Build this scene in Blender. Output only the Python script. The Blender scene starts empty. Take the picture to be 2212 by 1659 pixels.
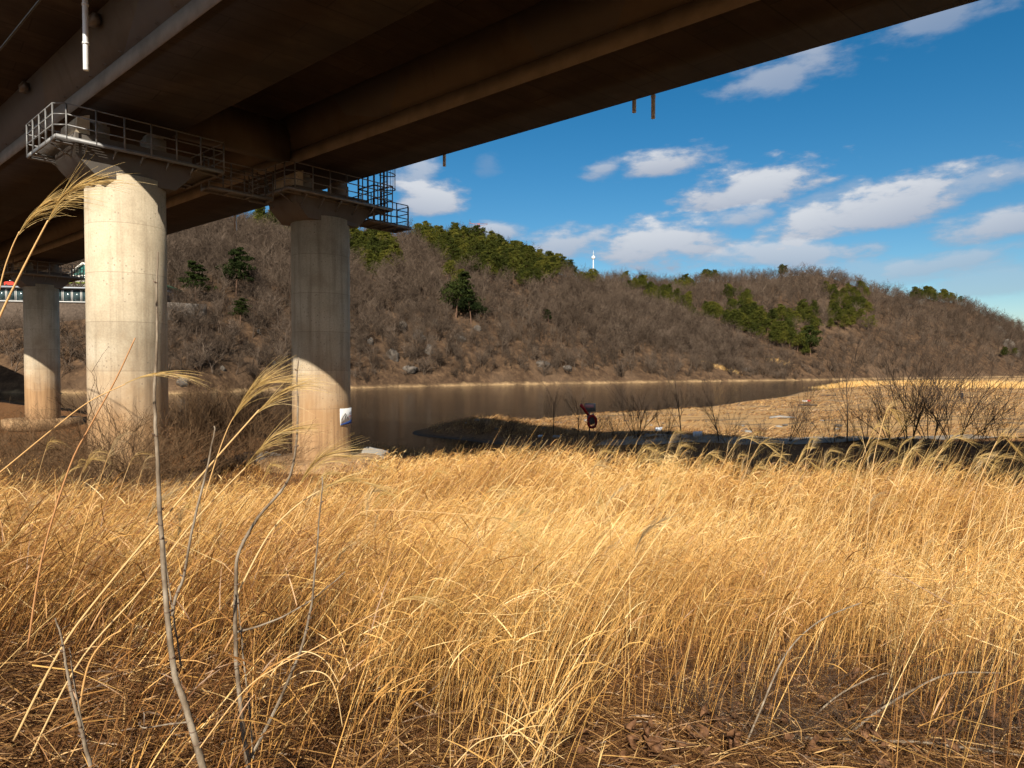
import bpy, math, random
import numpy as np
from mathutils import Vector

random.seed(7)
RNG = np.random.default_rng(7)
C = bpy.context.scene.collection
R = math.radians

# ------------------------------------------------------------------ camera maths
EYE = 6.5                       # metres above the river
PITCH = R(1.34)
FOC = 1475.0                    # focal length in the units of a 2212 px wide picture
CP, SP = math.cos(PITCH), math.sin(PITCH)


def px(x, y, d):
    """world point at forward distance d seen at (x, y) of a 2212x1659 picture"""
    X, Y = (x - 1106) / FOC, (829.5 - y) / FOC
    r = np.array([X, CP + Y * SP, -SP + Y * CP])
    return r / r[1] * d + np.array([0, 0, EYE])


# bridge axes: T runs along the deck (away to the left), P across it
NP_ = np.array([.664, .748])
DT_ = np.array([-.748, .664])
GRADE = .0102


def pt(p, t, h):
    """bridge coordinates -> world; h above the eye"""
    q = p * NP_ + t * DT_
    return np.array([q[0], q[1], EYE + h])


# ------------------------------------------------------------------ noise
def _hash(i, j, s):
    v = np.sin(i * 127.1 + j * 311.7 + s * 74.7) * 43758.5453
    return v - np.floor(v)


def vnoise(x, y, s=0):
    x = np.asarray(x, float); y = np.asarray(y, float)
    i, j = np.floor(x), np.floor(y)
    f, g = x - i, y - j
    f = f * f * (3 - 2 * f); g = g * g * (3 - 2 * g)
    a, b = _hash(i, j, s), _hash(i + 1, j, s)
    c, d = _hash(i, j + 1, s), _hash(i + 1, j + 1, s)
    return (a + (b - a) * f) * (1 - g) + (c + (d - c) * f) * g


def fbm(x, y, s=0, o=4):
    r = 0; a = .5
    for k in range(o):
        r = r + a * (vnoise(x, y, s + k) - .5); x = x * 2.03; y = y * 2.03; a *= .5
    return r


# ------------------------------------------------------------------ mesh collecting
class Geo:
    def __init__(self):
        self.v, self.q, self.t, self.n = [], [], [], 0
        self.at = []

    def add(self, v, q=None, t=None, at=None):
        v = np.asarray(v, float).reshape(-1, 3)
        if q is not None and len(q): self.q.append(np.asarray(q, int).reshape(-1, 4) + self.n)
        if t is not None and len(t): self.t.append(np.asarray(t, int).reshape(-1, 3) + self.n)
        self.v.append(v); self.n += len(v)
        self.at.append(np.full(len(v), .5) if at is None else np.broadcast_to(np.asarray(at, float), (len(v),)))
        return self

    def box(self, c, ax, ay, az):
        """box by centre and three half-axis vectors"""
        c, ax, ay, az = (np.asarray(k, float) for k in (c, ax, ay, az))
        v = [c + sx * ax + sy * ay + sz * az for sz in (-1, 1) for sx, sy in ((-1, -1), (1, -1), (1, 1), (-1, 1))]
        return self.add(v, [(3, 2, 1, 0), (4, 5, 6, 7), (0, 1, 5, 4), (1, 2, 6, 5), (2, 3, 7, 6), (3, 0, 4, 7)])

    def bar(self, a, b, w, h=None, up=(0, 0, 1)):
        """square bar from a to b"""
        a, b = np.asarray(a, float), np.asarray(b, float)
        d = b - a; L = np.linalg.norm(d); d = d / L
        u = np.asarray(up, float)
        if abs(d @ u) > .95: u = np.array([1., 0, 0])
        s = np.cross(d, u); s /= np.linalg.norm(s); u = np.cross(s, d)
        return self.box((a + b) / 2, d * L / 2, s * w / 2, u * (h or w) / 2)

    def tube(self, pts, rad, n=8, cap=True, at=None):
        pts = np.asarray(pts, float); m = len(pts)
        rad = np.broadcast_to(np.asarray(rad, float), (m,))
        tan = np.gradient(pts, axis=0); tan /= np.linalg.norm(tan, axis=1)[:, None] + 1e-12
        ref = np.array([0, 0, 1.]) if abs(tan[:, 2]).mean() < .9 else np.array([1., 0, 0])
        s = np.cross(tan, ref); s /= np.linalg.norm(s, axis=1)[:, None] + 1e-12
        u = np.cross(s, tan)
        a = np.arange(n) * 2 * math.pi / n
        v = pts[:, None] + rad[:, None, None] * (np.cos(a)[None, :, None] * s[:, None] + np.sin(a)[None, :, None] * u[:, None])
        q = [(i * n + k, i * n + (k + 1) % n, (i + 1) * n + (k + 1) % n, (i + 1) * n + k) for i in range(m - 1) for k in range(n)]
        v = v.reshape(-1, 3); t = []
        if cap:
            v = np.vstack([v, pts[:1], pts[-1:]]); c0 = m * n
            for k in range(n):
                t.append((c0, (k + 1) % n, k)); t.append((c0 + 1, (m - 1) * n + k, (m - 1) * n + (k + 1) % n))
        return self.add(v, q, t, at)

    def lathe(self, c, prof, n=48, a0=0., a1=2 * math.pi):
        """profile [(radius, z)] turned about the vertical through c"""
        full = abs(a1 - a0 - 2 * math.pi) < 1e-6
        a = np.linspace(a0, a1, n, endpoint=not full)
        v = [(c[0] + r * math.cos(k), c[1] + r * math.sin(k), z) for r, z in prof for k in a]
        q = [(i * n + k, i * n + (k + 1) % n, (i + 1) * n + (k + 1) % n, (i + 1) * n + k) for i in range(len(prof) - 1) for k in range(n if full else n - 1)]
        return self.add(v, q)

    def prism(self, prof, f0, f1):
        """closed outline [(a, b)] swept from f0 to f1, each a function (a, b) -> point"""
        n = len(prof)
        v = [f0(*k) for k in prof] + [f1(*k) for k in prof]
        q = [(k, (k + 1) % n, n + (k + 1) % n, n + k) for k in range(n)]
        self.add(v, q)
        c0, c1 = np.mean(v[:n], axis=0), np.mean(v[n:], axis=0)
        self.add(list(v) + [c0, c1], t=[(2 * n, (k + 1) % n, k) for k in range(n)] + [(2 * n + 1, n + k, n + (k + 1) % n) for k in range(n)])
        return self

    def mesh(self, name, mats, smooth=False, origin=(0, 0, 0), attr=False):
        me = bpy.data.meshes.new(name)
        V = np.vstack(self.v) - np.asarray(origin, float)
        Q = np.vstack(self.q) if self.q else np.zeros((0, 4), int)
        T = np.vstack(self.t) if self.t else np.zeros((0, 3), int)
        me.vertices.add(len(V)); me.vertices.foreach_set('co', V.astype(np.float32).ravel())
        loops = np.concatenate([Q.ravel(), T.ravel()]).astype(np.int32)
        me.loops.add(len(loops)); me.loops.foreach_set('vertex_index', loops)
        st = np.concatenate([np.arange(len(Q)) * 4, len(Q) * 4 + np.arange(len(T)) * 3]).astype(np.int32)
        me.polygons.add(len(st)); me.polygons.foreach_set('loop_start', st)
        if smooth: me.polygons.foreach_set('use_smooth', np.ones(len(st), bool))
        if attr:
            a = me.attributes.new('tint', 'FLOAT', 'POINT')
            a.data.foreach_set('value', np.concatenate(self.at).astype(np.float32))
        for m in (mats if isinstance(mats, (list, tuple)) else [mats]): me.materials.append(m)
        me.update(calc_edges=True); me.validate()
        return me


def tag(o, label=None, cat=None, group=None, kind=None):
    for k, v in (('label', label), ('category', cat), ('group', group), ('kind', kind)):
        if v: o[k] = v
    return o


def root(name, loc, label, cat, group=None):
    o = bpy.data.objects.new(name, None); C.objects.link(o)
    o.location = loc; o.empty_display_size = .2
    return tag(o, label, cat, group)


def part(name, geo, mat, parent, smooth=False, label=None, attr=False, top=None):
    org = Vector(top.location if top else parent.location)
    if top is None and parent.parent: org = Vector(parent.parent.location)
    o = bpy.data.objects.new(name, geo.mesh(name, mat, smooth, org, attr)); C.objects.link(o)
    o.parent = parent
    if label: o['label'] = label
    return o


def single(name, geo, mat, label, cat, loc=(0, 0, 0), group=None, kind=None, smooth=False, attr=False):
    o = bpy.data.objects.new(name, geo.mesh(name, mat, smooth, loc, attr)); C.objects.link(o)
    o.location = loc
    return tag(o, label, cat, group, kind)


def structure(name, geo, mat, smooth=True):
    o = bpy.data.objects.new(name, geo.mesh(name, mat, smooth)); C.objects.link(o); o['kind'] = 'structure'
    return o


# ------------------------------------------------------------------ materials
def mat(name, build):
    m = bpy.data.materials.new(name); m.use_nodes = True
    nt = m.node_tree; nt.nodes.clear()
    out = nt.nodes.new('ShaderNodeOutputMaterial')

    def N(t, **k):
        n = nt.nodes.new(t)
        for a, b in k.items():
            if a == 'i':
                for c, d in b.items(): n.inputs[c].default_value = d
            else: setattr(n, a, b)
        return n
    L = lambda a, b: nt.links.new(a, b)
    sh = build(N, L)
    L(sh, out.inputs['Surface'])
    return m


def ramp(N, L, fac, stops):
    r = N('ShaderNodeValToRGB')
    e = r.color_ramp.elements
    while len(e) < len(stops): e.new(.5)
    for k, (p, c) in zip(e, stops): k.position = p; k.color = (*c, 1)
    L(fac, r.inputs[0]); return r.outputs[0]


def noise(N, L, scale, detail=6, rough=.6, vec=None, obj=True, sc=None):
    n = N('ShaderNodeTexNoise'); n.inputs['Scale'].default_value = scale; n.inputs['Detail'].default_value = detail; n.inputs['Roughness'].default_value = rough
    if vec is None:
        tc = N('ShaderNodeNewGeometry'); vec = tc.outputs['Position']
    if sc is not None:
        mp = N('ShaderNodeMapping'); mp.inputs['Scale'].default_value = sc; L(vec, mp.inputs[0]); vec = mp.outputs[0]
    L(vec, n.inputs['Vector']); return n.outputs[0]


def mix(N, L, f, a, b, mode='MIX'):
    m = N('ShaderNodeMix', data_type='RGBA', blend_type=mode)
    for s, v in ((0, f), (6, a), (7, b)):
        if hasattr(v, 'links'): L(v, m.inputs[s])
        elif isinstance(v, (int, float)): m.inputs[s].default_value = v
        else: m.inputs[s].default_value = (*v, 1)
    return m.outputs[2]


def math_(N, L, op, a, b=0.):
    m = N('ShaderNodeMath', operation=op)
    for s, v in ((0, a), (1, b)):
        if hasattr(v, 'links'): L(v, m.inputs[s])
        else: m.inputs[s].default_value = v
    return m.outputs[0]


def maprange(N, L, v, a, b, c=0., d=1.):
    m = N('ShaderNodeMapRange'); L(v, m.inputs[0])
    for k, x in zip((1, 2, 3, 4), (a, b, c, d)): m.inputs[k].default_value = x
    return m.outputs[0]


def bsdf(N, L, col, rough=.85, metal=0., bump=None, bd=.02, bs=.5, spec=.3):
    p = N('ShaderNodeBsdfPrincipled')
    if hasattr(col, 'links'): L(col, p.inputs['Base Color'])
    else: p.inputs['Base Color'].default_value = (*col, 1)
    if hasattr(rough, 'links'): L(rough, p.inputs['Roughness'])
    else: p.inputs['Roughness'].default_value = rough
    p.inputs['Metallic'].default_value = metal
    p.inputs['Specular IOR Level'].default_value = spec
    if bump is not None:
        b = N('ShaderNodeBump'); b.inputs['Distance'].default_value = bd; b.inputs['Strength'].default_value = bs
        L(bump, b.inputs['Height']); L(b.outputs[0], p.inputs['Normal'])
    return p.outputs[0]


def plain(name, col, rough=.7, metal=0., var=.25, scale=3., spec=.3):
    def f(N, L):
        n = noise(N, L, scale)
        c = ramp(N, L, n, [(.3, tuple(k * (1 - var) for k in col)), (.7, tuple(min(1, k * (1 + var)) for k in col))])
        return bsdf(N, L, c, rough, metal, spec=spec)
    return mat(name, f)


def sepz(N, L):
    g = N('ShaderNodeNewGeometry'); s = N('ShaderNodeSeparateXYZ'); L(g.outputs['Position'], s.inputs[0]); return s.outputs


def m_pier(N, L):
    """cast concrete: lifts every 2 m, blotches, flood silt on the lower part"""
    xyz = sepz(N, L)
    n1 = noise(N, L, .6, 8, .6); n2 = noise(N, L, 14, 5, .6); st = noise(N, L, 1.0, 6, .6, sc=(3.2, 3.2, .18))
    c = ramp(N, L, n1, [(.28, (.36, .30, .215)), (.5, (.48, .415, .31)), (.72, (.56, .495, .385))])
    c = mix(N, L, maprange(N, L, st, .50, .70, 0, .6), c, (.25, .20, .14))
    c = mix(N, L, .18, c, ramp(N, L, n2, [(.3, (.1, .09, .08)), (.7, (.8, .75, .7))]), 'OVERLAY')
    edge = math_(N, L, 'ADD', xyz[2], math_(N, L, 'MULTIPLY', math_(N, L, 'SUBTRACT', n1, .5), 3.0))
    silt = maprange(N, L, edge, 7.6, 4.2)
    tan_ = ramp(N, L, st, [(.3, (.42, .275, .145)), (.5, (.34, .20, .095)), (.66, (.20, .115, .055))])
    c = mix(N, L, math_(N, L, 'MULTIPLY', silt, .92), c, tan_)
    # joint lines
    fr = math_(N, L, 'FRACT', math_(N, L, 'DIVIDE', math_(N, L, 'ADD', xyz[2], .55), 1.98))
    line = math_(N, L, 'LESS_THAN', math_(N, L, 'ABSOLUTE', math_(N, L, 'SUBTRACT', fr, .5)), .007)
    c = mix(N, L, math_(N, L, 'MULTIPLY', line, .38), c, (.12, .09, .06))
    # cold-joint tone per lift
    lift = math_(N, L, 'FLOOR', math_(N, L, 'ADD', math_(N, L, 'DIVIDE', math_(N, L, 'ADD', xyz[2], .55), 1.98), .5))
    wn = N('ShaderNodeTexWhiteNoise', noise_dimensions='1D'); L(lift, wn.inputs['W'])
    c = mix(N, L, .22, c, ramp(N, L, wn.outputs[0], [(0, (.30, .28, .25)), (1, (.62, .59, .53))]), 'OVERLAY')
    # pitted holes
    vo = N('ShaderNodeTexVoronoi'); vo.inputs['Scale'].default_value = 5; g = N('ShaderNodeNewGeometry'); L(g.outputs['Position'], vo.inputs['Vector'])
    hole = math_(N, L, 'MULTIPLY', math_(N, L, 'LESS_THAN', vo.outputs['Distance'], .17), math_(N, L, 'GREATER_THAN', n1, .52))
    c = mix(N, L, math_(N, L, 'MULTIPLY', hole, .5), c, (.14, .11, .08))
    return bsdf(N, L, c, .85, bump=math_(N, L, 'ADD', n2, n1), bd=.012, bs=.5)


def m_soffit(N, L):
    """deck concrete, colour darkened for underside shade, with formwork board marks along the span"""
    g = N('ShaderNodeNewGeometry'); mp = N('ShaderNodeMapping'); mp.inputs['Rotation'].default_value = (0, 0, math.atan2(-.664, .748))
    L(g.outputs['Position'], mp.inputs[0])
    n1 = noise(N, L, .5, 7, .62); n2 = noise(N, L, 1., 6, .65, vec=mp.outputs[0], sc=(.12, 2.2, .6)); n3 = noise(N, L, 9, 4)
    c = ramp(N, L, n1, [(.3, (.027, .019, .014)), (.55, (.044, .032, .024)), (.75, (.075, .058, .044))])  # near-black base puts the underside's shade into the colour
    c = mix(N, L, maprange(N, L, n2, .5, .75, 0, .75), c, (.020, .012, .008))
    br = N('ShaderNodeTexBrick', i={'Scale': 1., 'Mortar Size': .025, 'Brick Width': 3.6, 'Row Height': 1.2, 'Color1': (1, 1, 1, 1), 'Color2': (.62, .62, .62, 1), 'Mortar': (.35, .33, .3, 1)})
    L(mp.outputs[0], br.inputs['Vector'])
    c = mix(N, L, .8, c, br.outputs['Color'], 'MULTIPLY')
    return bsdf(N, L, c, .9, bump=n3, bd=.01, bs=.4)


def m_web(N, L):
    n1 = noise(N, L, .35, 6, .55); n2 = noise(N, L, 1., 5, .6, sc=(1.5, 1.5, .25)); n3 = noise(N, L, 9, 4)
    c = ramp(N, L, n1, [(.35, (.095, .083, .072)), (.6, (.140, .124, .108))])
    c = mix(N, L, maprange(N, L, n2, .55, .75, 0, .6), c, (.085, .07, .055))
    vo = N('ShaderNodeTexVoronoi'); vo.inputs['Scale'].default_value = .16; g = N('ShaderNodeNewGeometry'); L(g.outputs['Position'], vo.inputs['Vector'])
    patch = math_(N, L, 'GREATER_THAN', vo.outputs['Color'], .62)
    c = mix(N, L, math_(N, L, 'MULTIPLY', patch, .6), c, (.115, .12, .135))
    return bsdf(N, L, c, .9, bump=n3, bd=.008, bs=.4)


M = {}
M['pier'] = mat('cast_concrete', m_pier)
M['soffit'] = mat('shade_dark_concrete', m_soffit)
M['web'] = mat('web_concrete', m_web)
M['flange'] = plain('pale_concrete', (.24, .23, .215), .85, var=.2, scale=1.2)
M['galv'] = plain('galvanised_steel', (.21, .21, .21), .55, .5, .15, 6)
M['dark_steel'] = plain('dull_steel', (.16, .15, .145), .55, .4, .2, 6)
M['pipe'] = plain('pale_pipe', (.68, .70, .71), .45, .15, .08, 4)
M['black'] = plain('black_sheath', (.02, .02, .02), .5)
M['white'] = plain('white_enamel', (.80, .80, .78), .4, var=.05)
M['blue'] = plain('blue_print', (.03, .07, .26), .5, var=.1)
M['ink'] = plain('dark_print', (.10, .09, .06), .6, var=.1)
M['greyink'] = plain('grey_print', (.38, .38, .42), .6, var=.1)
M['redink'] = plain('red_print', (.55, .25, .25), .6, var=.1)
M['red'] = plain('red_plastic', (.30, .012, .010), .45, var=.2)
M['redpaint'] = plain('red_paint', (.62, .05, .03), .5, var=.1)
M['glass'] = plain('window_glass', (.035, .06, .065), .12, 0, .3, .3, spec=.8)
M['darkglass'] = plain('dark_window_glass', (.012, .014, .016), .15, 0, .3, .3, spec=.6)
M['roofgrey'] = plain('grey_sheet_roof', (.30, .33, .37), .45, .1, .1, .5)
M['roofgreen'] = plain('green_sheet_roof', (.05, .17, .10), .5, .1, .2, .5)
M['roofteal'] = plain('teal_gable_cladding', (.03, .15, .13), .6, .0, .2, .5)
M['wall'] = plain('cream_wall', (.74, .72, .66), .8, var=.1, scale=.5)
M['lime'] = plain('lime_band', (.42, .55, .10), .7, var=.1)
M['stonewall'] = plain('retaining_stone', (.11, .095, .082), .9, var=.5, scale=1.2)
M['bark'] = plain('dull_bark', (.085, .062, .046), .9, var=.35, scale=2)
M['pinebark'] = plain('pine_bark', (.13, .075, .048), .9, var=.3, scale=2)
M['sapbark'] = mat('smooth_grey_bark', lambda N, L: bsdf(N, L, ramp(N, L, noise(N, L, 24, 5, .6, sc=(1, 1, .5)), [(.3, (.085, .058, .036)), (.48, (.19, .145, .10)), (.72, (.34, .285, .215))]), .7, bump=noise(N, L, 60, 3), bd=.002, bs=.6))
M['bud'] = plain('dark_bud', (.13, .085, .06), .7, var=.3, scale=30)
M['bramble'] = plain('bramble_stem', (.20, .125, .072), .85, var=.4, scale=3)
M['cloth'] = plain('dark_clothing', (.016, .018, .026), .85)
M['skin'] = plain('skin', (.45, .29, .21), .6, var=.05)
M['hair'] = plain('black_hair', (.01, .009, .008), .5)
M['shoe'] = plain('white_shoes', (.7, .68, .66), .6, var=.05)
M['poly'] = plain('white_foam', (.62, .68, .78), .6, var=.1)


def grassmat(name, stops, trans=.35, rough=.8):
    def f(N, L):
        a = N('ShaderNodeAttribute', attribute_name='tint')
        c = ramp(N, L, a.outputs['Fac'], stops)
        d = N('ShaderNodeBsdfDiffuse'); t = N('ShaderNodeBsdfTranslucent'); g = N('ShaderNodeBsdfGlossy'); g.inputs['Roughness'].default_value = .5
        L(c, d.inputs[0]); L(c, t.inputs[0]); g.inputs[0].default_value = (.9, .85, .75, 1)
        m = N('ShaderNodeMixShader'); m.inputs[0].default_value = trans; L(d.outputs[0], m.inputs[1]); L(t.outputs[0], m.inputs[2])
        m2 = N('ShaderNodeMixShader'); m2.inputs[0].default_value = .05; L(m.outputs[0], m2.inputs[1]); L(g.outputs[0], m2.inputs[2])
        return m2.outputs[0]
    return mat(name, f)


STRAW = [(0, (.15, .060, .018)), (.25, (.34, .155, .042)), (.55, (.58, .310, .085)), (.8, (.78, .475, .150)), (1, (.92, .69, .33))]
M['grass'] = grassmat('dry_reed_straw', STRAW, .16)
M['plume'] = grassmat('feathery_plume', [(0, (.40, .25, .075)), (.5, (.55, .37, .12)), (1, (.68, .50, .22))], .3)
M['stalk'] = grassmat('reed_stalk', [(0, (.44, .20, .09)), (.5, (.66, .38, .14)), (1, (.78, .56, .28))], .1)
M['fluff'] = grassmat('grey_seed_fluff', [(0, (.42, .29, .14)), (1, (.60, .46, .26))], .45)
M['litter'] = grassmat('leaf_litter_straw', [(0, (.065, .030, .012)), (.35, (.19, .092, .033)), (.7, (.44, .245, .085)), (1, (.66, .44, .19))], .1)
M['deadleaf'] = mat('curled_dead_leaf', lambda N, L: bsdf(N, L, ramp(N, L, noise(N, L, 26, 6, .65), [(.3, (.04, .018, .009)), (.5, (.125, .058, .025)), (.75, (.25, .13, .06))]), .75, bump=noise(N, L, 60, 3), bd=.003))


def m_ground(N, L):
    xyz = sepz(N, L)
    n1 = noise(N, L, .35, 8, .6); n2 = noise(N, L, 3.5, 8, .7); n3 = noise(N, L, 22, 5, .7)
    ns = noise(N, L, 1., 6, .6, sc=(.10, .55, 1))
    soil = ramp(N, L, n2, [(.3, (.085, .038, .017)), (.5, (.18, .085, .034)), (.7, (.29, .145, .058))])
    sand = ramp(N, L, n3, [(.25, (.27, .15, .06)), (.5, (.44, .265, .11)), (.75, (.58, .38, .175))])
    ns2 = noise(N, L, 1., 7, .7, sc=(.5, 1.6, 1))
    sand = mix(N, L, maprange(N, L, ns, .50, .60, 0, .85), sand, (.17, .12, .075))
    sand = mix(N, L, maprange(N, L, ns2, .52, .68, 0, .75), sand, (.20, .125, .06))
    sand = mix(N, L, maprange(N, L, n1, .56, .70, 0, .7), sand, (.30, .23, .15))
    pp = math_(N, L, 'ADD', math_(N, L, 'MULTIPLY', xyz[0], .664), math_(N, L, 'MULTIPLY', xyz[1], .748))
    yy = maprange(N, L, math_(N, L, 'ADD', pp, math_(N, L, 'MULTIPLY', n1, 8.)), 53., 58.)
    c = mix(N, L, yy, soil, sand)
    wet = maprange(N, L, math_(N, L, 'ADD', xyz[2], math_(N, L, 'MULTIPLY', n2, .12)), .22, .06)
    c = mix(N, L, wet, c, (.07, .052, .036))
    return bsdf(N, L, c, .95, bump=math_(N, L, 'ADD', n2, math_(N, L, 'MULTIPLY', n3, .4)), bd=.10, bs=.7, spec=.1)


def m_hill(N, L):
    xyz = sepz(N, L)
    n1 = noise(N, L, .03, 7, .6); n2 = noise(N, L, .35, 7, .7); n3 = noise(N, L, 1.6, 5, .7)
    c = ramp(N, L, n2, [(.3, (.038, .024, .016)), (.5, (.082, .051, .031)), (.7, (.17, .105, .06))])
    c = mix(N, L, maprange(N, L, n1, .5, .62, 0, .6), c, (.145, .095, .06))
    shore = maprange(N, L, math_(N, L, 'ADD', xyz[2], math_(N, L, 'MULTIPLY', n2, 3.)), 2.6, 1.7)
    shore = math_(N, L, 'MULTIPLY', shore, maprange(N, L, noise(N, L, .12, 5, .7), .40, .60, .1, 1.))
    c = mix(N, L, shore, c, ramp(N, L, n3, [(.3, (.30, .19, .095)), (.7, (.48, .33, .175))]))
    return bsdf(N, L, c, .95, bump=n2, bd=1.2, bs=.8, spec=.05)


def m_water(N, L):
    g = N('ShaderNodeNewGeometry')
    n1 = noise(N, L, 1., 4, .55, sc=(.55, 2.2, 1)); n2 = noise(N, L, 1., 3, .5, sc=(.05, .16, 1))
    h = math_(N, L, 'ADD', n1, math_(N, L, 'MULTIPLY', n2, 2.))
    p = N('ShaderNodeBsdfPrincipled'); p.inputs['Base Color'].default_value = (.014, .011, .008, 1); p.inputs['Specular IOR Level'].default_value = .36
    p.inputs['Roughness'].default_value = .07; p.inputs['IOR'].default_value = 1.13
    b = N('ShaderNodeBump'); b.inputs['Distance'].default_value = .035; b.inputs['Strength'].default_value = .55
    L(h, b.inputs['Height']); L(b.outputs[0], p.inputs['Normal'])
    return p.outputs[0]


def m_rock(N, L):
    n = noise(N, L, .5, 8, .7); n2 = noise(N, L, 3, 6, .7)
    c = ramp(N, L, n, [(.3, (.06, .052, .047)), (.5, (.135, .118, .104)), (.7, (.26, .225, .19))])
    c = mix(N, L, .5, c, ramp(N, L, n2, [(.35, (.12, .11, .10)), (.65, (.42, .38, .33))]), 'OVERLAY')
    return bsdf(N, L, c, .9, bump=n2, bd=.3, bs=.8)


M['ground'] = mat('river_bank_soil', m_ground)
M['hill'] = mat('leaf_strewn_slope', m_hill)
M['water'] = mat('dark_river_water', m_water)
M['rock'] = mat('grey_cliff_rock', m_rock)
M['track'] = plain('pale_track_concrete', (.27, .225, .175), .9, var=.3, scale=.8)


def instmat(name, stops, rough=.9, trans=0., sc=.6):
    """tone differs from plant to plant (object random) and a little inside each"""
    def f(N, L):
        o = N('ShaderNodeObjectInfo')
        n = noise(N, L, sc, 4)
        v = math_(N, L, 'ADD', math_(N, L, 'MULTIPLY', o.outputs['Random'], .65), math_(N, L, 'MULTIPLY', maprange(N, L, n, .3, .7), .35))
        c = ramp(N, L, v, stops)
        d = N('ShaderNodeBsdfDiffuse'); L(c, d.inputs[0])
        if trans <= 0: return d.outputs[0]
        t = N('ShaderNodeBsdfTranslucent'); L(c, t.inputs[0])
        m = N('ShaderNodeMixShader'); m.inputs[0].default_value = trans; L(d.outputs[0], m.inputs[1]); L(t.outputs[0], m.inputs[2])
        return m.outputs[0]
    return mat(name, f)


M['twig'] = instmat('bare_twig', [(0, (.036, .027, .021)), (.35, (.075, .055, .041)), (.65, (.115, .084, .062)), (.88, (.160, .122, .094)), (1, (.125, .070, .038))])
M['needle'] = instmat('pine_needles', [(0, (.022, .030, .009)), (.5, (.060, .066, .014)), (1, (.130, .120, .022))], trans=.15)
M['darkneedle'] = instmat('dark_pine_needles', [(0, (.012, .019, .008)), (.5, (.026, .036, .011)), (1, (.05, .06, .016))], trans=.2)
M['shrubtwig'] = instmat('shrub_twig', [(0, (.045, .033, .026)), (.5, (.07, .05, .038)), (1, (.10, .07, .05))])
M['brambletwig'] = instmat('bramble_twig', [(0, (.060, .038, .023)), (.5, (.110, .068, .038)), (1, (.18, .112, .062))])

# ------------------------------------------------------------------ world, sun, camera
SUN_AZ = math.atan2(-.133, -.99)          # clockwise from +Y
SUN_EL = R(35.2)
scene = bpy.context.scene
w = bpy.data.worlds.new('World'); scene.world = w; w.use_nodes = True
nt = w.node_tree; nt.nodes.clear()


def WN(t, **k):
    n = nt.nodes.new(t)
    for a, b in k.items(): setattr(n, a, b)
    return n


WL = lambda a, b: nt.links.new(a, b)
wout = WN('ShaderNodeOutputWorld'); bg = WN('ShaderNodeBackground'); bg.inputs[1].default_value = .060
sky = WN('ShaderNodeTexSky'); sky.sky_type = 'NISHITA'; sky.sun_disc = False
sky.sun_elevation = SUN_EL; sky.sun_rotation = SUN_AZ % (2 * math.pi); sky.air_density = 1.0; sky.dust_density = .15; sky.ozone_density = 2.5
hs = WN('ShaderNodeHueSaturation'); hs.inputs['Saturation'].default_value = 1.42; hs.inputs['Hue'].default_value = .494
WL(sky.outputs[0], hs.inputs['Color'])
tc = WN('ShaderNodeTexCoord'); sp_ = WN('ShaderNodeSeparateXYZ'); WL(tc.outputs['Generated'], sp_.inputs[0])


def wm(op, a, b=0., c=None, clamp=False):
    m = WN('ShaderNodeMath', operation=op); m.use_clamp = clamp
    for s, v in ((0, a), (1, b), (2, c)):
        if v is None: continue
        if hasattr(v, 'links'): WL(v, m.inputs[s])
        else: m.inputs[s].default_value = v
    return m.outputs[0]


sat_ = WN('ShaderNodeMapRange'); sat_.interpolation_type = 'SMOOTHSTEP'; WL(sp_.outputs[1], sat_.inputs[0])
for k_, v_ in zip((1, 2, 3, 4), (-.1, .55, .62, 1.42)): sat_.inputs[k_].default_value = v_
WL(sat_.outputs[0], hs.inputs['Saturation'])
AZ = wm('ARCTAN2', sp_.outputs[0], sp_.outputs[1]); EL = wm('ARCSINE', sp_.outputs[2])
nz = WN('ShaderNodeTexNoise'); nz.inputs['Scale'].default_value = 1; nz.inputs['Detail'].default_value = 7; nz.inputs['Roughness'].default_value = .58
cv = WN('ShaderNodeCombineXYZ'); WL(wm('MULTIPLY', AZ, 14), cv.inputs[0]); WL(wm('MULTIPLY', EL, 34), cv.inputs[1]); WL(cv.outputs[0], nz.inputs['Vector'])
wob = wm('MULTIPLY', wm('SUBTRACT', nz.outputs[0], .5), 2.0)
# clouds: centre and half size in picture units, tilt, strength
CLOUDS = [(1435, 352, 95, 26, -.10, .95), (1302, 366, 42, 20, -.2, .7), (1625, 408, 135, 44, -.12, 1.15), (1600, 470, 80, 28, -.28, .75),
          (1880, 455, 240, 52, -.30, 1.05), (2100, 400, 130, 34, -.32, .6), (2160, 480, 130, 40, -.28, .85), (1430, 528, 140, 48, -.10, 1.05),
          (1240, 522, 90, 34, -.10, .85), (1075, 500, 50, 18, 0, .8), (925, 432, 75, 44, .1, 1.1), (900, 390, 50, 40, 0, .7),
          (1700, 552, 170, 34, 0, .8), (2030, 572, 190, 26, -.20, .6), (1690, 158, 115, 40, -.25, .62), (2040, 36, 120, 36, -.2, .5),
          (1790, 425, 90, 20, -.3, .4), (1055, 355, 26, 22, 0, .22), (2150, 610, 160, 30, 0, .35), (1900, 592, 330, 34, 0, .38)]
tot = None; shade = None
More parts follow.
